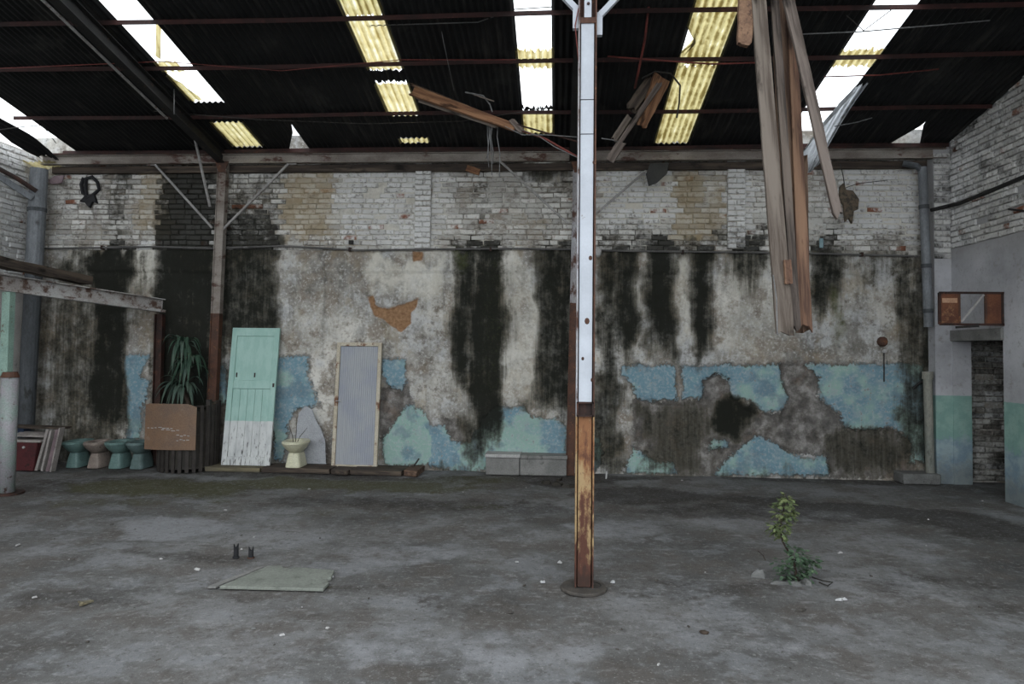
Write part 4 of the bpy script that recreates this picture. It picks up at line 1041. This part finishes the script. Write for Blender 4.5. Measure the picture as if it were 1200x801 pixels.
dbox('lock_scar', (Wd-.05, -.004, 1.20), (Wd-.02, .004, 1.26), 'slat_dark')

# grey metal door in a cream frame
def ribbed():
    g = G('grey_sheet_door'); n = g.noise(2.0, 4, .6); p = g.P((60, 1, .6), True); n2 = g.noise(1, 3, .6, p)
    c = g.mix(g.step(n, .4, .65), (.31,.32,.335), (.265,.28,.32)); c = g.mix(g.math('MULTIPLY', g.step(n2, .5, .7), .3), c, (.19,.2,.23))
    return g.out(c, .5, n2, .2, .004)
MT['greydoor'] = ribbed()
MT['cream_rust'] = worn('cream_rust', (.50,.45,.36), (.40,.345,.26), (.17,.08,.045), 3, 5, .54, .64)
gy = 10.36
gl, gr_ = Vector((at(388,549,gy).x, gy, .06)), Vector((at(441,551,gy).x, gy, .06))
gt = at(391, 401, D-.06); gm = frame_at(gl, gr_, gt, 0); Wg = (gr_-gl).length*1.01; Hg = (gt-gl).length
gd = thing('metal_door', gl, 'grey sheet metal door in a cream rust-spotted frame against the wall', 'door'); gd.matrix_world = gm
fw = .055
for a_, b_, n in (((0, -.01, 0), (fw, .05, Hg), 'frame_jamb'), ((Wg-fw, -.01, 0), (Wg, .05, Hg), 'frame_jamb'), ((fw, -.01, Hg-fw), (Wg-fw, .05, Hg), 'frame_head'), ((fw, -.01, 0), (Wg-fw, .05, .03), 'frame_sill')):
    dbox(n, a_, b_, 'cream_rust', gd, bevel=.004)
rib = MB(); nr = 18; xs = [fw+.004+(Wg-2*fw-.008)*i/(nr*2) for i in range(nr*2+1)]
vs = []; fs = []
for i, x in enumerate(xs):
    y = .012 + (.004 if i % 2 else 0)
    vs += [(x, y, .032), (x, y, Hg-fw-.002), (x, .03, .032), (x, .03, Hg-fw-.002)]
for i in range(len(xs)-1):
    a_, b_ = i*4, i*4+4; fs += [(a_, b_, b_+1, a_+1), (a_+2, a_+3, b_+3, b_+2), (a_, a_+2, b_+2, b_), (a_+1, b_+1, b_+3, a_+3)]
fs += [(0, 1, 3, 2), (len(xs)*4-4, len(xs)*4-2, len(xs)*4-1, len(xs)*4-3)]
leaf = MB().add(vs, fs).build('door_leaf', MT['greydoor'], gd, local=True)
MB().tube([(.03, -.03, 1.0), (.11, -.03, 1.0)], .009, 8).tube([(.035, -.03, 1.0), (.035, 0, 1.0)], .008, 8).build('handle', MT['chip_pale'], leaf, local=True)
MB().prism([Vector((.19, .008, 1.88)), Vector((.215, .008, 1.93)), Vector((.235, .008, 1.87)), Vector((.225, .008, 1.86)), Vector((.213, .008, 1.895)), Vector((.2, .008, 1.86))], (0, .006, 0)).build('stencil_mark', MT['wire'], leaf, local=True)

# planks laid on the floor in front of the doors
PG = 'boards laid on the floor along the back wall'
def floor_board(pxs, t, mat, lab, seed, depth0=0, back=10.48):
    (a0, b0), (a1, b1) = pxs
    F0, F1_ = flw(a0, b0, 10.05), flw(a1, b1, 10.05)
    y0 = (F0.y+F1_.y)/2; r = random.Random(seed)
    P = [(F0.x, F0.y, 0), (F1_.x, F1_.y, 0), (F1_.x+.02, back, 0), (F0.x+.02, back, 0)]
    mb = MB().hexa(P + [(x+r.uniform(-.006, .006), y, t+r.uniform(-.005, .005)) for x, y, z in P])
    tag(mb.build('floor_board', MT[mat], bevel=.006), lab, 'board', PG)
floor_board([(240,547),(304,551)], .065, 'wood_moss', 'mossy board on the floor under the mint door', 1)
floor_board([(306,550),(386,555)], .075, 'wood_dark', 'long dark board on the floor under the cream toilet', 2)
floor_board([(388,553),(407,557)], .07, 'wood_dark', 'narrow board on the floor at the left foot of the grey door', 3)
floor_board([(410,554),(470,558)], .075, 'wood_dark', 'dark board on the floor under the grey metal door', 4)
floor_board([(473,556),(488,559)], .085, 'wood_brown', 'brown end board right of the grey metal door', 5)
wire('upright_nail_strip', [(485,546),(491,537)], 10.2, 10.2, .014, 'wire', 'short dark strip sticking up at the end of the floor boards', 'strip')

# curved sheet leaning behind the toilet
cs = [at(a_, b_, 10.48) for a_, b_ in ((342,546),(345,520),(350,484),(358,475),(366,480),(370,492),(376,502),(381,516),(382,546))]
tag(MB().prism(cs, (0, .012, 0)).build('curved_sheet', worn('curved_sheet', (.36,.37,.39), (.28,.285,.30), (.2,.2,.2), 3, 6, .6, .75)), 'pale grey curved-edged sheet leaning on the wall behind the toilet', 'sheet')

# ------------------------------------------------------------------ toilets
def toilet(px, py, z0, s, mat, lab, grp, yaw=0., rimmat=None, kx=1.):
    B = flw(px, py, 10.08); B.z = z0; t = thing('toilet', B, lab, 'toilet', grp, rot=(0, 0, yaw)); rimmat = rimmat or mat
    def ov(hx, y0, y1, z, n=20, e=2.3):
        out_ = []
        for k in range(n):
            g = 2*math.pi*k/n; c, s_ = math.cos(g), math.sin(g)
            out_.append((kx*s*hx*abs(c)**(2/e)*(1 if c >= 0 else -1), s*((y0+y1)/2 + (y1-y0)/2*abs(s_)**(2/e)*(1 if s_ >= 0 else -1)), s*z))
        return out_
    ped = MB().rings([ov(.125, -.0, .36, 0, e=5), ov(.125, 0, .36, .02, e=5), ov(.10, .02, .34, .15, e=5), ov(.085, .04, .32, .22, e=4)])
    ped.build('pedestal', MT[mat], t, local=True)
    bowl = MB().rings([ov(.08, .05, .32, .215, e=3), ov(.135, -.03, .36, .27), ov(.175, -.09, .40, .325), ov(.185, -.11, .41, .355)], cap1=False)
    bw = bowl.build('bowl', MT[mat], t, local=True, smooth=True)
    rim = MB().rings([ov(.185, -.11, .41, .353), ov(.195, -.12, .42, .365), ov(.195, -.12, .42, .39), ov(.185, -.11, .41, .40), ov(.13, -.05, .30, .40), ov(.12, -.04, .29, .385), ov(.10, 0, .26, .30)], cap0=False)
    rim.build('rim', MT[rimmat], bw, local=True, smooth=False)
    return t, B
TG = 'old toilets lined up by the left wall'
toilet(83, 537, 0, 1.0, 'tealglaze', 'teal toilet bowl nearest the pile of panels', TG, .0, kx=.86)
toilet(108, 538.5, 0, 1.0, 'tanglaze', 'tan brown toilet bowl between teal ones', TG, .0, kx=.86)
toilet(133, 540, 0, 1.02, 'tealglaze', 'bright teal toilet bowl right of the tan one', TG, .0, kx=.86)
toilet(158, 541, 0, 1.02, 'tealglaze2', 'dull teal toilet bowl beside the brown planter board', TG, .0, kx=.86)
tt, B = toilet(342, 545, .075, .98, 'creamglaze', 'cream white toilet bowl on boards between the two doors', None, .0)
for i, (dx, dy_, h_) in enumerate(((.02, .1, .42), (-.05, .12, .3), (.06, .14, .26))):
    tag(MB().tube([B+Vector((dx*.3, .10, .32)), B+Vector((dx, dy_, .32+h_*.5)), B+Vector((dx*2.2+.03*(i-1), dy_+.02, .32+h_))], [.007, .005, .003], 5).build('dry_twig', MT['stem']), 'thin dry twig sticking out of the cream toilet', 'twig', 'dry twigs in the cream toilet')

# concrete block by the wall
c0, c1 = flw(569, 556, 10.3), flw(664, 556, 10.3)
cbk = thing('concrete_bench', ((c0.x+c1.x)/2, c0.y, 0), 'low grey concrete block bench against the wall left of the column', 'bench')
hb = at(600, 533, c0.y).z
xm = c0.x + (c1.x-c0.x)*.42
MB().box((c0.x, c0.y, 0), (xm-.004, 10.58, hb-.04)).build('block', MT['concrete'], cbk, bevel=.01)
MB().box((xm+.004, c0.y+.015, 0), (c1.x, 10.58, hb-.05)).build('block', MT['concrete'], cbk, bevel=.01)
MB().box((c0.x-.01, c0.y-.015, hb-.04), (xm+.01, 10.58, hb+.01)).build('cap_slab', MT['chip_pale'], cbk, bevel=.006)
MB().box((xm+.015, c0.y, hb-.05), (c1.x+.01, 10.58, hb)).build('cap_slab', MT['concrete'], cbk, bevel=.006)

# ------------------------------------------------------------------ planter with brown sheet and strap-leaved plant
P0 = flw(203, 548, 9.85); pcx, pcy, pr = P0.x, P0.y+.42, .43
pl = thing('slatted_planter', (pcx, P0.y, 0), 'round dark slatted planter with a plant', 'planter')
ht = at(203, 474, P0.y).z
for k in range(22):
    g = math.pi + math.pi*(k-.0)/14 if k < 15 else None
    if g is None: continue
    x, y = pcx+pr*math.cos(g), pcy+pr*math.sin(g)
    a_ = Vector((-math.sin(g), math.cos(g), 0))
    MB().bar((x, y, 0), (x, y, ht-.02), .05, .02, (math.cos(g), math.sin(g), 0)).build('slat', MT['slat_dark'], pl)
hoop = lambda z: [(pcx+(pr-.015)*math.cos(math.pi+math.pi*k/16), pcy+(pr-.015)*math.sin(math.pi+math.pi*k/16), z) for k in range(17)]
for z in (.06, ht*.55, ht-.03): MB().tube(hoop(z), .014, 6).build('hoop', MT['slat_dark'], pl)
MB().prism([Vector((x, y, .05)) for x, y, z in hoop(0)], (0, 0, ht-.15)).build('soil_bag', MT['soil'], pl)
bs = thing('brown_sheet', (pcx, P0.y-.03, .25), 'brown rust-stained sheet leaning on the front of the slatted planter', 'sheet')
q = [fl(168,548), fl(229,548)]
xa_, xb_ = at(168,500,P0.y-.03).x, at(228,500,P0.y-.03).x; zlo, zhi = at(200,527,P0.y-.03).z, at(200,473,P0.y-.03).z
rng = []; nS = 12
vs = []; fs = []
for i in range(nS+1):
    s = i/nS; x = xa_+(xb_-xa_)*s; yb = P0.y-.045 + .05*(2*s-1)**2
    r_ = .05*max(0, 1-abs(s-1)*nS*.6) if s > .9 else (.02 if s == 0 else 0)
    vs += [(x, yb, zlo), (x, yb+.01, zhi-r_), (x, yb+.012, zlo), (x, yb+.022, zhi-r_)]
for i in range(nS):
    a_, b_ = i*4, i*4+4; fs += [(a_, b_, b_+1, a_+1), (a_+2, a_+3, b_+3, b_+2), (a_, a_+2, b_+2, b_), (a_+1, b_+1, b_+3, a_+3)]
fs += [(0, 1, 3, 2), (nS*4, nS*4+2, nS*4+3, nS*4+1)]
MB().add(vs, fs).build('panel', MT['brown_sheet'], bs)
rs = random.Random(4)
for (x0, x1, zf, k) in ((.06, .62, .48, 7), (.36, .75, .43, 4), (.66, .92, .32, 4), (.66, .9, .22, 4)):   # worn white lettering, unreadable
    for i in range(k):
        xa2 = xa_+(xb_-xa_)*(x0+(x1-x0)*i/k); w_ = (xb_-xa_)*(x1-x0)/k*rs.uniform(.45, .85); z = zlo+(zhi-zlo)*(zf+rs.uniform(-.015, .015))
        s = (xa2-xa_)/(xb_-xa_); yb = P0.y-.0475 + .05*(2*s-1)**2
        MB().box((xa2, yb, z-.006), (xa2+w_, yb+.006, z+.004)).build('worn_print', MT['chip_pale'], bs)
# dark rack with two rungs to the right of the planter
rk = thing('dark_rack', (pcx+.6, P0.y+.2, 0), 'dark wooden rack with rungs between planter and mint door', 'rack')
ra, rb2 = flw(243,546,10.12), flw(254,541,10.36)
for q in (ra, rb2): MB().box((q.x-.03, q.y-.03, 0), (q.x+.03, q.y+.03, at(236,470,ra.y).z+(.03 if q is ra else 0))).build('upright', MT['slat_dark'], rk)
for py in (472, 506, 532):
    z = at(240, py, ra.y).z; MB().bar((ra.x, ra.y, z), (rb2.x, rb2.y, z), .035, .035).build('rung', MT['wood_dark'], rk)
MB().hexa([(ra.x+.02, ra.y+.05, 0), (rb2.x, rb2.y+.05, 0), (rb2.x, rb2.y+.08, 0), (ra.x+.02, ra.y+.08, 0)] + [(ra.x+.02, ra.y+.05, .9), (rb2.x, rb2.y+.05, .9), (rb2.x, rb2.y+.08, .9), (ra.x+.02, ra.y+.08, .9)]).build('back_board', MT['slat_dark'], rk)
# plant
yc = thing('potted_plant', (pcx+.08, pcy-.12, ht-.12), 'dark strap-leaved plant growing from the slatted planter', 'plant')
S0 = Vector((pcx+.08, pcy-.12, ht-.12))
Tq = [S0, at(214, 452, pcy-.1), at(222, 425, pcy-.1), at(214, 402, pcy-.1)]
MB().tube(Tq, [.035, .03, .026, .02], 8).build('stem', MT['stem'], yc)
def strap(base, ang, L, rise, droop, w, mat, seed):
    r = random.Random(seed); n = 9; vs = []; fs = []
    dirv = Vector((math.cos(ang), math.sin(ang), 0)); sd_ = Vector((-math.sin(ang), math.cos(ang), 0))
    for i in range(n+1):
        s = i/n; p = base + dirv*L*s*(1-.25*s) + Vector((0, 0, rise*math.sin(s*1.9) - droop*s*s))
        ww = w*(1-s**2.2)*(.45+.9*min(1, s*3))+.002
        vs += [p-sd_*ww/2, p+Vector((0, 0, -.18*ww)), p+sd_*ww/2]
    for i in range(n):
        a_, b_ = i*3, i*3+3; fs += [(a_, a_+1, b_+1, b_), (a_+1, a_+2, b_+2, b_+1)]
    MB().add(vs, fs).build('leaf', MT[mat], yc)
rs = random.Random(9)
for ci, (c, k, L) in enumerate(((Tq[3], 26, .40), (Tq[2], 22, .42), (Tq[1], 20, .46))):
    for i in range(k):
        ang = rs.uniform(0, 2*math.pi)
        if math.sin(ang) > .5: ang = -ang
        strap(c+Vector((0, 0, rs.uniform(-.05, .05))), ang, L*rs.uniform(.7, 1.15), rs.uniform(.08, .26), rs.uniform(.2, .6), rs.uniform(.045, .075), 'leaf_dark' if ci < 2 and rs.random() < .8 else 'leaf_pale', 100*ci+i)

# ------------------------------------------------------------------ pile of panels at the far left
def pile_box(px0, px1, pyt, pyb, y, dep, mat, name, lab, cat, skew=0.):
    a_, b_ = at(px0, pyb, y), at(px1, pyb, y); z1 = at(px0, pyt, y).z; z0 = max(0.003, a_.z)
    mb = MB().hexa([(a_.x, y, z0), (b_.x, y, z0), (b_.x, y+dep, z0), (a_.x, y+dep, z0), (a_.x+skew, y, z1), (b_.x+skew, y, z1), (b_.x+skew, y+dep, z1), (a_.x+skew, y+dep, z1)])
    return tag(mb.build(name, MT[mat], bevel=.006), lab, cat)
yq = 9.75
rbx = thing('red_drawer_box', at(30, 541, yq), 'dark red box with a pale rim and small knob in the left pile', 'box')
a_, b_ = at(10, 541, yq), at(43, 541, yq); zt_ = at(30, 518, yq).z
MB().hexa([(a_.x, yq, .003), (b_.x-.06, yq, .003), (b_.x-.06, yq+.32, .003), (a_.x, yq+.32, .003), (a_.x, yq, zt_), (b_.x, yq, zt_), (b_.x, yq+.32, zt_), (a_.x, yq+.32, zt_)]).build('body', MT['red_box'], rbx, bevel=.006); rbody = [c_ for c_ in rbx.children][0]
MB().box((a_.x, yq-.008, zt_+.001), (b_.x+.05, yq+.34, zt_+.035)).build('pale_rim', MT['panel_white'], rbx)
kc = at(27, 524, yq-.02); MB().tube([kc, kc+Vector((0, .03, 0))], .018, 8).build('knob', MT['chip_pale'], rbody)
pile_box(12, 27, 500, 512, yq+.15, .15, 'blue_box', 'blue_box', 'small dark blue box on top of the red box', 'box')
def lean_panel(b0, t0, wpx, y, mat, lab, grp='boards leaning in the left pile', t=.02):
    p, q = at(*b0, y), at(*t0, y); p.z = .004
    P = [Vector((p.x, y-.02, .004)), Vector((p.x+wpx*.0135, y-.02, .004)), Vector((q.x+wpx*.0135, y, q.z)), Vector((q.x, y, q.z))]
    tag(MB().prism(P, (0, .10, 0)).build('leaning_board', MT[mat]), lab, 'board', grp)
lean_panel((42,535), (54,503), 3, yq+.05, 'panel_white', 'pale board leaning beside the red box, leftmost of the leaning boards')
lean_panel((49,535), (58,504), 2.5, yq+.03, 'panel_white', 'pale board leaning in the pile, second from the red box')
lean_panel((55,535), (65,503), 4, yq+.01, 'panel_mauve', 'mauve board leaning in the pile, third from the red box')
lean_panel((60,523), (69,501), 1.6, yq-.03, 'panel_white', 'narrow white strip leaning at the right end of the pile')
plank('pile_plank', at(15,499,yq+.2), at(78,501,yq+.25), .22, .03, MT['wood_dark'], face=(0, 0, 1), label='dark plank lying across the top of the left pile', cat='plank', seed=61)
plank('pile_plank', at(20,508,yq+.1), at(56,509,yq+.12), .18, .025, MT['panel_white'], face=(0, -.2, 1), label='pale plank lying in the left pile above the red box', cat='plank', seed=62)
# ------------------------------------------------------------------ right side: rusty bracket frame over the doorway, switch box
by = DY0-.03
bf = thing('rusty_frame', at(1140, 381, by), 'rusty iron frame with two rust panels jutting over the right doorway', 'frame')
L_, R_ = at(1101, 362, by).x, XR-.004
zt_, zb_ = at(1140, 343, by).z, at(1140, 380, by).z
for n, a_, b_ in (('top_bar', (L_, zt_), (R_, zt_)), ('bottom_bar', (L_, zb_), (R_, zb_)), ('side_bar', (L_, zb_), (L_, zt_)), ('side_bar', (R_-.02, zb_), (R_-.02, zt_))):
    MB().bar((a_[0], by, a_[1]), (b_[0], by, b_[1]), .03, .03, (0, 1, 0)).build(n, MT['rust_dark'], bf)
xm1, xm2 = at(1124, 360, by).x, at(1155, 360, by).x
for n, x0, x1 in (('rust_panel', L_+.015, xm1), ('rust_panel', xm2, R_-.036)):
    MB().box((x0, by-.008, zb_+.016), (x1, by+.008, zt_-.016)).build(n, MT['rust_panel'], bf)
MB().box((L_+.03, by-.016, zb_+.28), (xm1-.03, by-.008, zb_+.34)).build('pale_strip', worn('pale_strip', (.45,.27,.17), (.36,.2,.12), None), bf)
for x in (xm1, xm2): MB().bar((x, by, zb_), (x, by, zt_), .025, .025, (0, 1, 0)).build('mullion', MT['rust'], bf)
MB().bar((xm1+.02, by, zb_+.03), (xm2-.02, by, zt_-.02), .03, .012, (0, 1, 0)).build('diagonal_brace', MT['brace'], bf)
MB().bar((xm1-.06, by-.03, zb_-.04), (xm1+.22, by-.03, zb_-.02), .03, .03).build('sagging_strip', MT['steel_dark'], bf)
sx_ = thing('switch_box', at(1035, 405, D-.05), 'rusty round switch box with a cable on the right back wall', 'switch')
c = at(1034, 400, D-.03)
MB().rings([[(c.x+.07*math.cos(g)*k, D-.03-d_, c.z+.075*math.sin(g)*k) for g in [i*math.pi/5 for i in range(10)]] for k, d_ in ((1, -.03), (1, .03), (.7, .05))]).build('box', MT['rust'], sx_)
c2 = at(1036, 411, D-.05); MB().tube([c2, c2+Vector((0, -.03, 0))], .03, 10).build('socket', MT['chip_pale'], sx_)
MB().tube([at(1036,413,D-.035), at(1036,430,D-.03), at(1036,447,D-.03)], .009, 6).build('cable', MT['wire'], sx_)
tag(MB().tube([at(1070,455,D-.05), at(1078,448,D-.06), at(1085,447,D-.08)], .02, 6).build('stub_pipe', MT['steel_dark']), 'short dark stub pipe beside the cream corner pipe', 'pipe')
c = at(412, 284, D-.02); tag(MB().box((c.x-.035, D-.06, c.z-.03), (c.x+.035, D+.01, c.z+.03)).build('putlog_plug', MT['steel_dark']), 'small dark plug in the upper brickwork left of the brick pier', 'plug')
c = at(962, 285, D-.02); tag(MB().tube([c+Vector((0, -.02, .07)), c+Vector((0, -.02, -.07))], .03, 8).build('insulator', worn('insulator', (.3,.42,.46), (.2,.3,.33), None)), 'small pale blue insulator on the wall beside the hanging planks', 'insulator')
c = at(701, 295, 10.4); tag(MB().rings([[(c.x+r_*math.cos(g), c.y, c.z+r_*1.2*math.sin(g)) if False else (c.x+r_*math.cos(g), c.y+r_*math.sin(g), c.z+h_) for g in [i*math.pi/4 for i in range(8)]] for r_, h_ in ((.02, -.08), (.05, -.04), (.055, .03), (.02, .08))]).build('lamp_bulb', MT['chip_pale'], smooth=True), 'dusty pale bulb hanging right of the column', 'bulb')

# ------------------------------------------------------------------ floor things
sl = thing('floor_hatch_slab', fl(325, 680), 'pale greenish broken concrete slab lying on the floor', 'slab')
out_ = [(257,690),(313,666),(330,665.5),(332,668),(341,669),(345,667),(392,671),(388,680),(381,681),(386,685),(379,693)]
P = [fl(a_, b_) for a_, b_ in out_]
MB().prism([Vector((p.x, p.y, .0)) for p in P], (0, 0, .024)).build('slab', MT['slab'], sl, bevel=.004)
P2 = [fl(a_, b_) for a_, b_ in ((243,689),(253,689),(309,666),(302,666))]
MB().prism([Vector((p.x, p.y, 0)) for p in P2], (0, 0, .015)).build('broken_edge', MT['concrete'], sl)
for i, (px, py, h_, lab) in enumerate(((276.5,653,.105,'left of two dark cut pipe stubs standing on the floor'),(294,653.5,.085,'right of two dark cut pipe stubs standing on the floor'))):
    c = fl(px, py); t = thing('pipe_stub', c, lab, 'stub', 'dark pipe stubs by the slab')
    MB().rings([[(c.x+r_*math.cos(g), c.y+r_*math.sin(g), z+(.02*math.sin(g*2+i) if k > 0 and k < 3 and z > .02 else 0)) for g in [j*math.pi/6 for j in range(12)]] for k, (r_, z) in enumerate(((.022, 0), (.022, h_), (.015, h_), (.015, .02)))], cap0=False).build('stub_tube', MT['cloth_black'], t)
    MB().rings([[(c.x+r_*math.cos(g), c.y+r_*math.sin(g), z) for g in [j*math.pi/6 for j in range(12)]] for r_, z in ((.032, 0), (.03, .01))]).build('stub_collar', MT['rust'] if i else MT['cloth_black'], t)

# sapling growing from a crack
sb_ = fl(934, 681)
sp = thing('sapling', sb_, 'small green leafy sapling growing out of the floor', 'plant')
Y_ = sb_.y
st = [sb_, at(931,660,Y_), at(925,648,Y_), at(917,634,Y_), at(914,618,Y_), at(918,598,Y_), at(921,578,Y_)]
MB().tube(st, [.012, .010, .009, .008, .007, .005, .003], 6).build('stem', MT['stem'], sp)
rs = random.Random(12)
def leaf_tuft(mb, c, r, size, n, squash=.7):
    for _ in range(n):
        g = rs.uniform(0, 2*math.pi); el = rs.uniform(-.5, .9); d = Vector((math.cos(g)*math.cos(el), math.sin(g)*math.cos(el), math.sin(el)))
        p = c + d*r*rs.uniform(.3, 1); s_ = size*rs.uniform(.7, 1.25)
        ax = Vector((d.x, d.y, d.z-.5)).normalized(); sd_ = ax.cross(Vector((rs.gauss(0, .3), rs.gauss(0, .3), 1))).normalized(); nn = sd_.cross(ax)
        # lobed leaf
        pts = [p, p+ax*s_*.3+sd_*s_*.32, p+ax*s_*.55+sd_*s_*.18, p+ax*s_*.75+sd_*s_*.28, p+ax*s_, p+ax*s_*.75-sd_*s_*.28, p+ax*s_*.55-sd_*s_*.18, p+ax*s_*.3-sd_*s_*.32]
        mid = p+ax*s_*.5-nn*s_*.06
        mb.add(pts+[mid], [(i, (i+1) % 8, 8) for i in range(8)])
top = MB()
for (px, py, rr) in ((921,583,.035),(917,592,.05),(923,590,.045),(912,602,.05),(921,604,.055),(927,600,.035),(914,614,.05),(920,616,.045),(913,622,.045),(908,618,.04),(917,627,.03)):
    leaf_tuft(top, at(px, py, Y_+rs.uniform(-.04, .04)), rr*1.25, .046, 28)
tag(top.build('upper_foliage', MT['leaf_yellow'], sp), label='yellow-green upper leaves', kind='stuff')
low = MB()
for (px, py, rr) in ((916,662,.05),(926,655,.045),(935,650,.05),(945,656,.055),(928,668,.06),(918,672,.05),(938,668,.06),(947,664,.045),(942,676,.05),(926,677,.05),(952,658,.03),(930,644,.035)):
    leaf_tuft(low, at(px, py, Y_+rs.uniform(-.07, .07)), rr*1.45, .05, 24)
tag(low.build('lower_foliage', MT['leaf_green'], sp), label='darker green lower leaves', kind='stuff')
def rubble(c, sx2, sy2, sz2, seed):
    r = random.Random(seed); rings = []
    an = sorted(r.uniform(0, 6.28) for _ in range(7)); ra = [r.uniform(.55, 1.25) for _ in an]
    for z, k in ((0, 1.), (.5, .95), (1., .6)):
        rings.append([(c[0]+sx2*k*math.cos(g)*q, c[1]+sy2*k*math.sin(g)*q, c[2]+sz2*z*(1+r.uniform(-.35, .2))) for g, q in zip(an, ra)])
    return MB().rings(rings)
for px, py, a_, b_, h_, lab in ((890,675,.065,.05,.06,'angular grey stone left of the sapling'),(922,684,.11,.05,.03,'flat dark stone in front of the sapling'),(947,684,.075,.04,.045,'rounded grey stone right of the sapling foot')):
    c = fl(px, py); tag(rubble((c.x, c.y, -.006), a_, b_, h_, int(px)).build('stone', MT['stone']), lab, 'stone')
tag(MB().tube([fl(952,676,.03), fl(964,680,.05), fl(976,682,.02), fl(970,686,.012), fl(960,682,.012)], .006, 6).build('wire_scrap', MT['wire']), 'dark wire scrap on the floor right of the sapling', 'wire')
tag(MB().tube([fl(888,645,.012), fl(894,650,.03), fl(897,656,.008)], .004, 5).build('twig', MT['stem']), 'bent dark twig on the floor left of the sapling', 'twig')
c = fl(985, 702); tag(rubble((c.x, c.y, 0), .06, .035, .018, 5).build('paper_scrap', MT['paper']), 'white paper scrap on the floor below the sapling', 'paper')
for px, py, w_, mat, nm, lab in ((719,682,.03,'paper','paper_scrap','white scrap beside the column foot'),(636,682,.025,'paper','paper_scrap','small white scrap left of the column foot'),(657,659,.03,'chip_pale','stone_chip','flat pale chip on the floor left of the column above its foot'),
        (388,676,.03,'paper','stone_chip','white chip at the broken corner of the slab'),(100,706,.08,'wood_moss','wood_chip','long pale wood chip on the floor at lower left'),(985,648,.03,'chip_pale','stone_chip','pale chip on the floor right of the sapling'),(824,741,.04,'stem','leaf_scrap','dark leaf scrap on the floor right of the column'),
        (940,715,.05,'chip_dark','bark_scrap','dark bark scrap below the sapling'),(233,667,.04,'chip_pale','stone_chip','pale flake left of the slab')):
    c = fl(px, py); tag(rubble((c.x, c.y, -.002), w_, w_*.55, .018, int(px)).build(nm, MT[mat]), lab, 'debris')
rs = random.Random(31)
chips = {m: [] for m in ('chip_pale', 'chip_dark', 'stone')}
for m in chips:
    me_o = rubble((0, 0, 0), .022, .016, .018, hash(m) % 97 if False else len(m)).build('stone_chip', MT[m], origin=(0, 0, 0)); chips[m] = me_o.data; bpy.data.objects.remove(me_o)
LB = {'chip_pale': 'small pale rubble chip scattered on the concrete floor', 'chip_dark': 'small dark chip scattered on the concrete floor', 'stone': 'small grey stone scattered on the concrete floor'}
for i in range(110):
    px, py = rs.uniform(20, 1180), 556 + 230*rs.random()**1.5
    if 240 < px < 400 and 655 < py < 700: continue
    m = rs.choice(('chip_pale', 'chip_dark', 'chip_dark', 'stone')); c = fl(px, py)
    if c.y > 10.2 or c.x < -8.2 or c.x > 5.6 or (c.y > 9.3 and c.x < -2): continue
    o = bpy.data.objects.new('stone_chip', chips[m]); COL.objects.link(o); s_ = rs.uniform(.3, 1.0)
    o.location = (c.x, c.y, -.004); o.scale = (s_*rs.uniform(.7, 1.6), s_, s_*.8); o.rotation_euler = (0, 0, rs.uniform(0, 6.28))
    tag(o, LB[m], 'chip', 'loose ' + m.replace('_', ' ') + 's on the floor')
# rubble heap at the foot of the wall behind the column
for i, (px, py, a_, h_) in enumerate(((640,566,.10,.05),(652,568,.14,.06),(668,570,.12,.05),(660,563,.09,.06))):
    c = fl(px, py); tag(rubble((c.x, c.y, -.01), a_, a_*.6, h_, 70+i).build('soil_clod', MT['soil']), 'dark soil clod on the floor behind the column', 'soil', 'soil clods behind the column')
tag(MB().bar(at(710,563,10.2), at(711,552,10.2), .02, .02).build('white_peg', MT['chip_pale']), 'small pale peg standing on the floor right of the column', 'peg')

# ------------------------------------------------------------------ neighbour seen through the left open rooflight
nb = thing('neighbour_house', (-7.5, 22, 0), 'pale gabled house with grey roof beyond the left open rooflight', 'house')
MB().prism([Vector((-13, 20, 0)), Vector((-7.7, 20, 0)), Vector((-7.7, 20, 10.0)), Vector((-10.4, 20, 8.2)), Vector((-13, 20, 6.6))], (0, 6, 0)).build('gable_wall', worn('pale_render', (.75,.75,.76), (.68,.68,.70), None), nb)
MB().bar((-13.3, 23, 6.75), (-7.3, 23, 10.62), 6.6, .22, (0, 0, 1)).build('roof_slope', worn('grey_roof', (.36,.38,.41), (.30,.32,.35), None), nb)
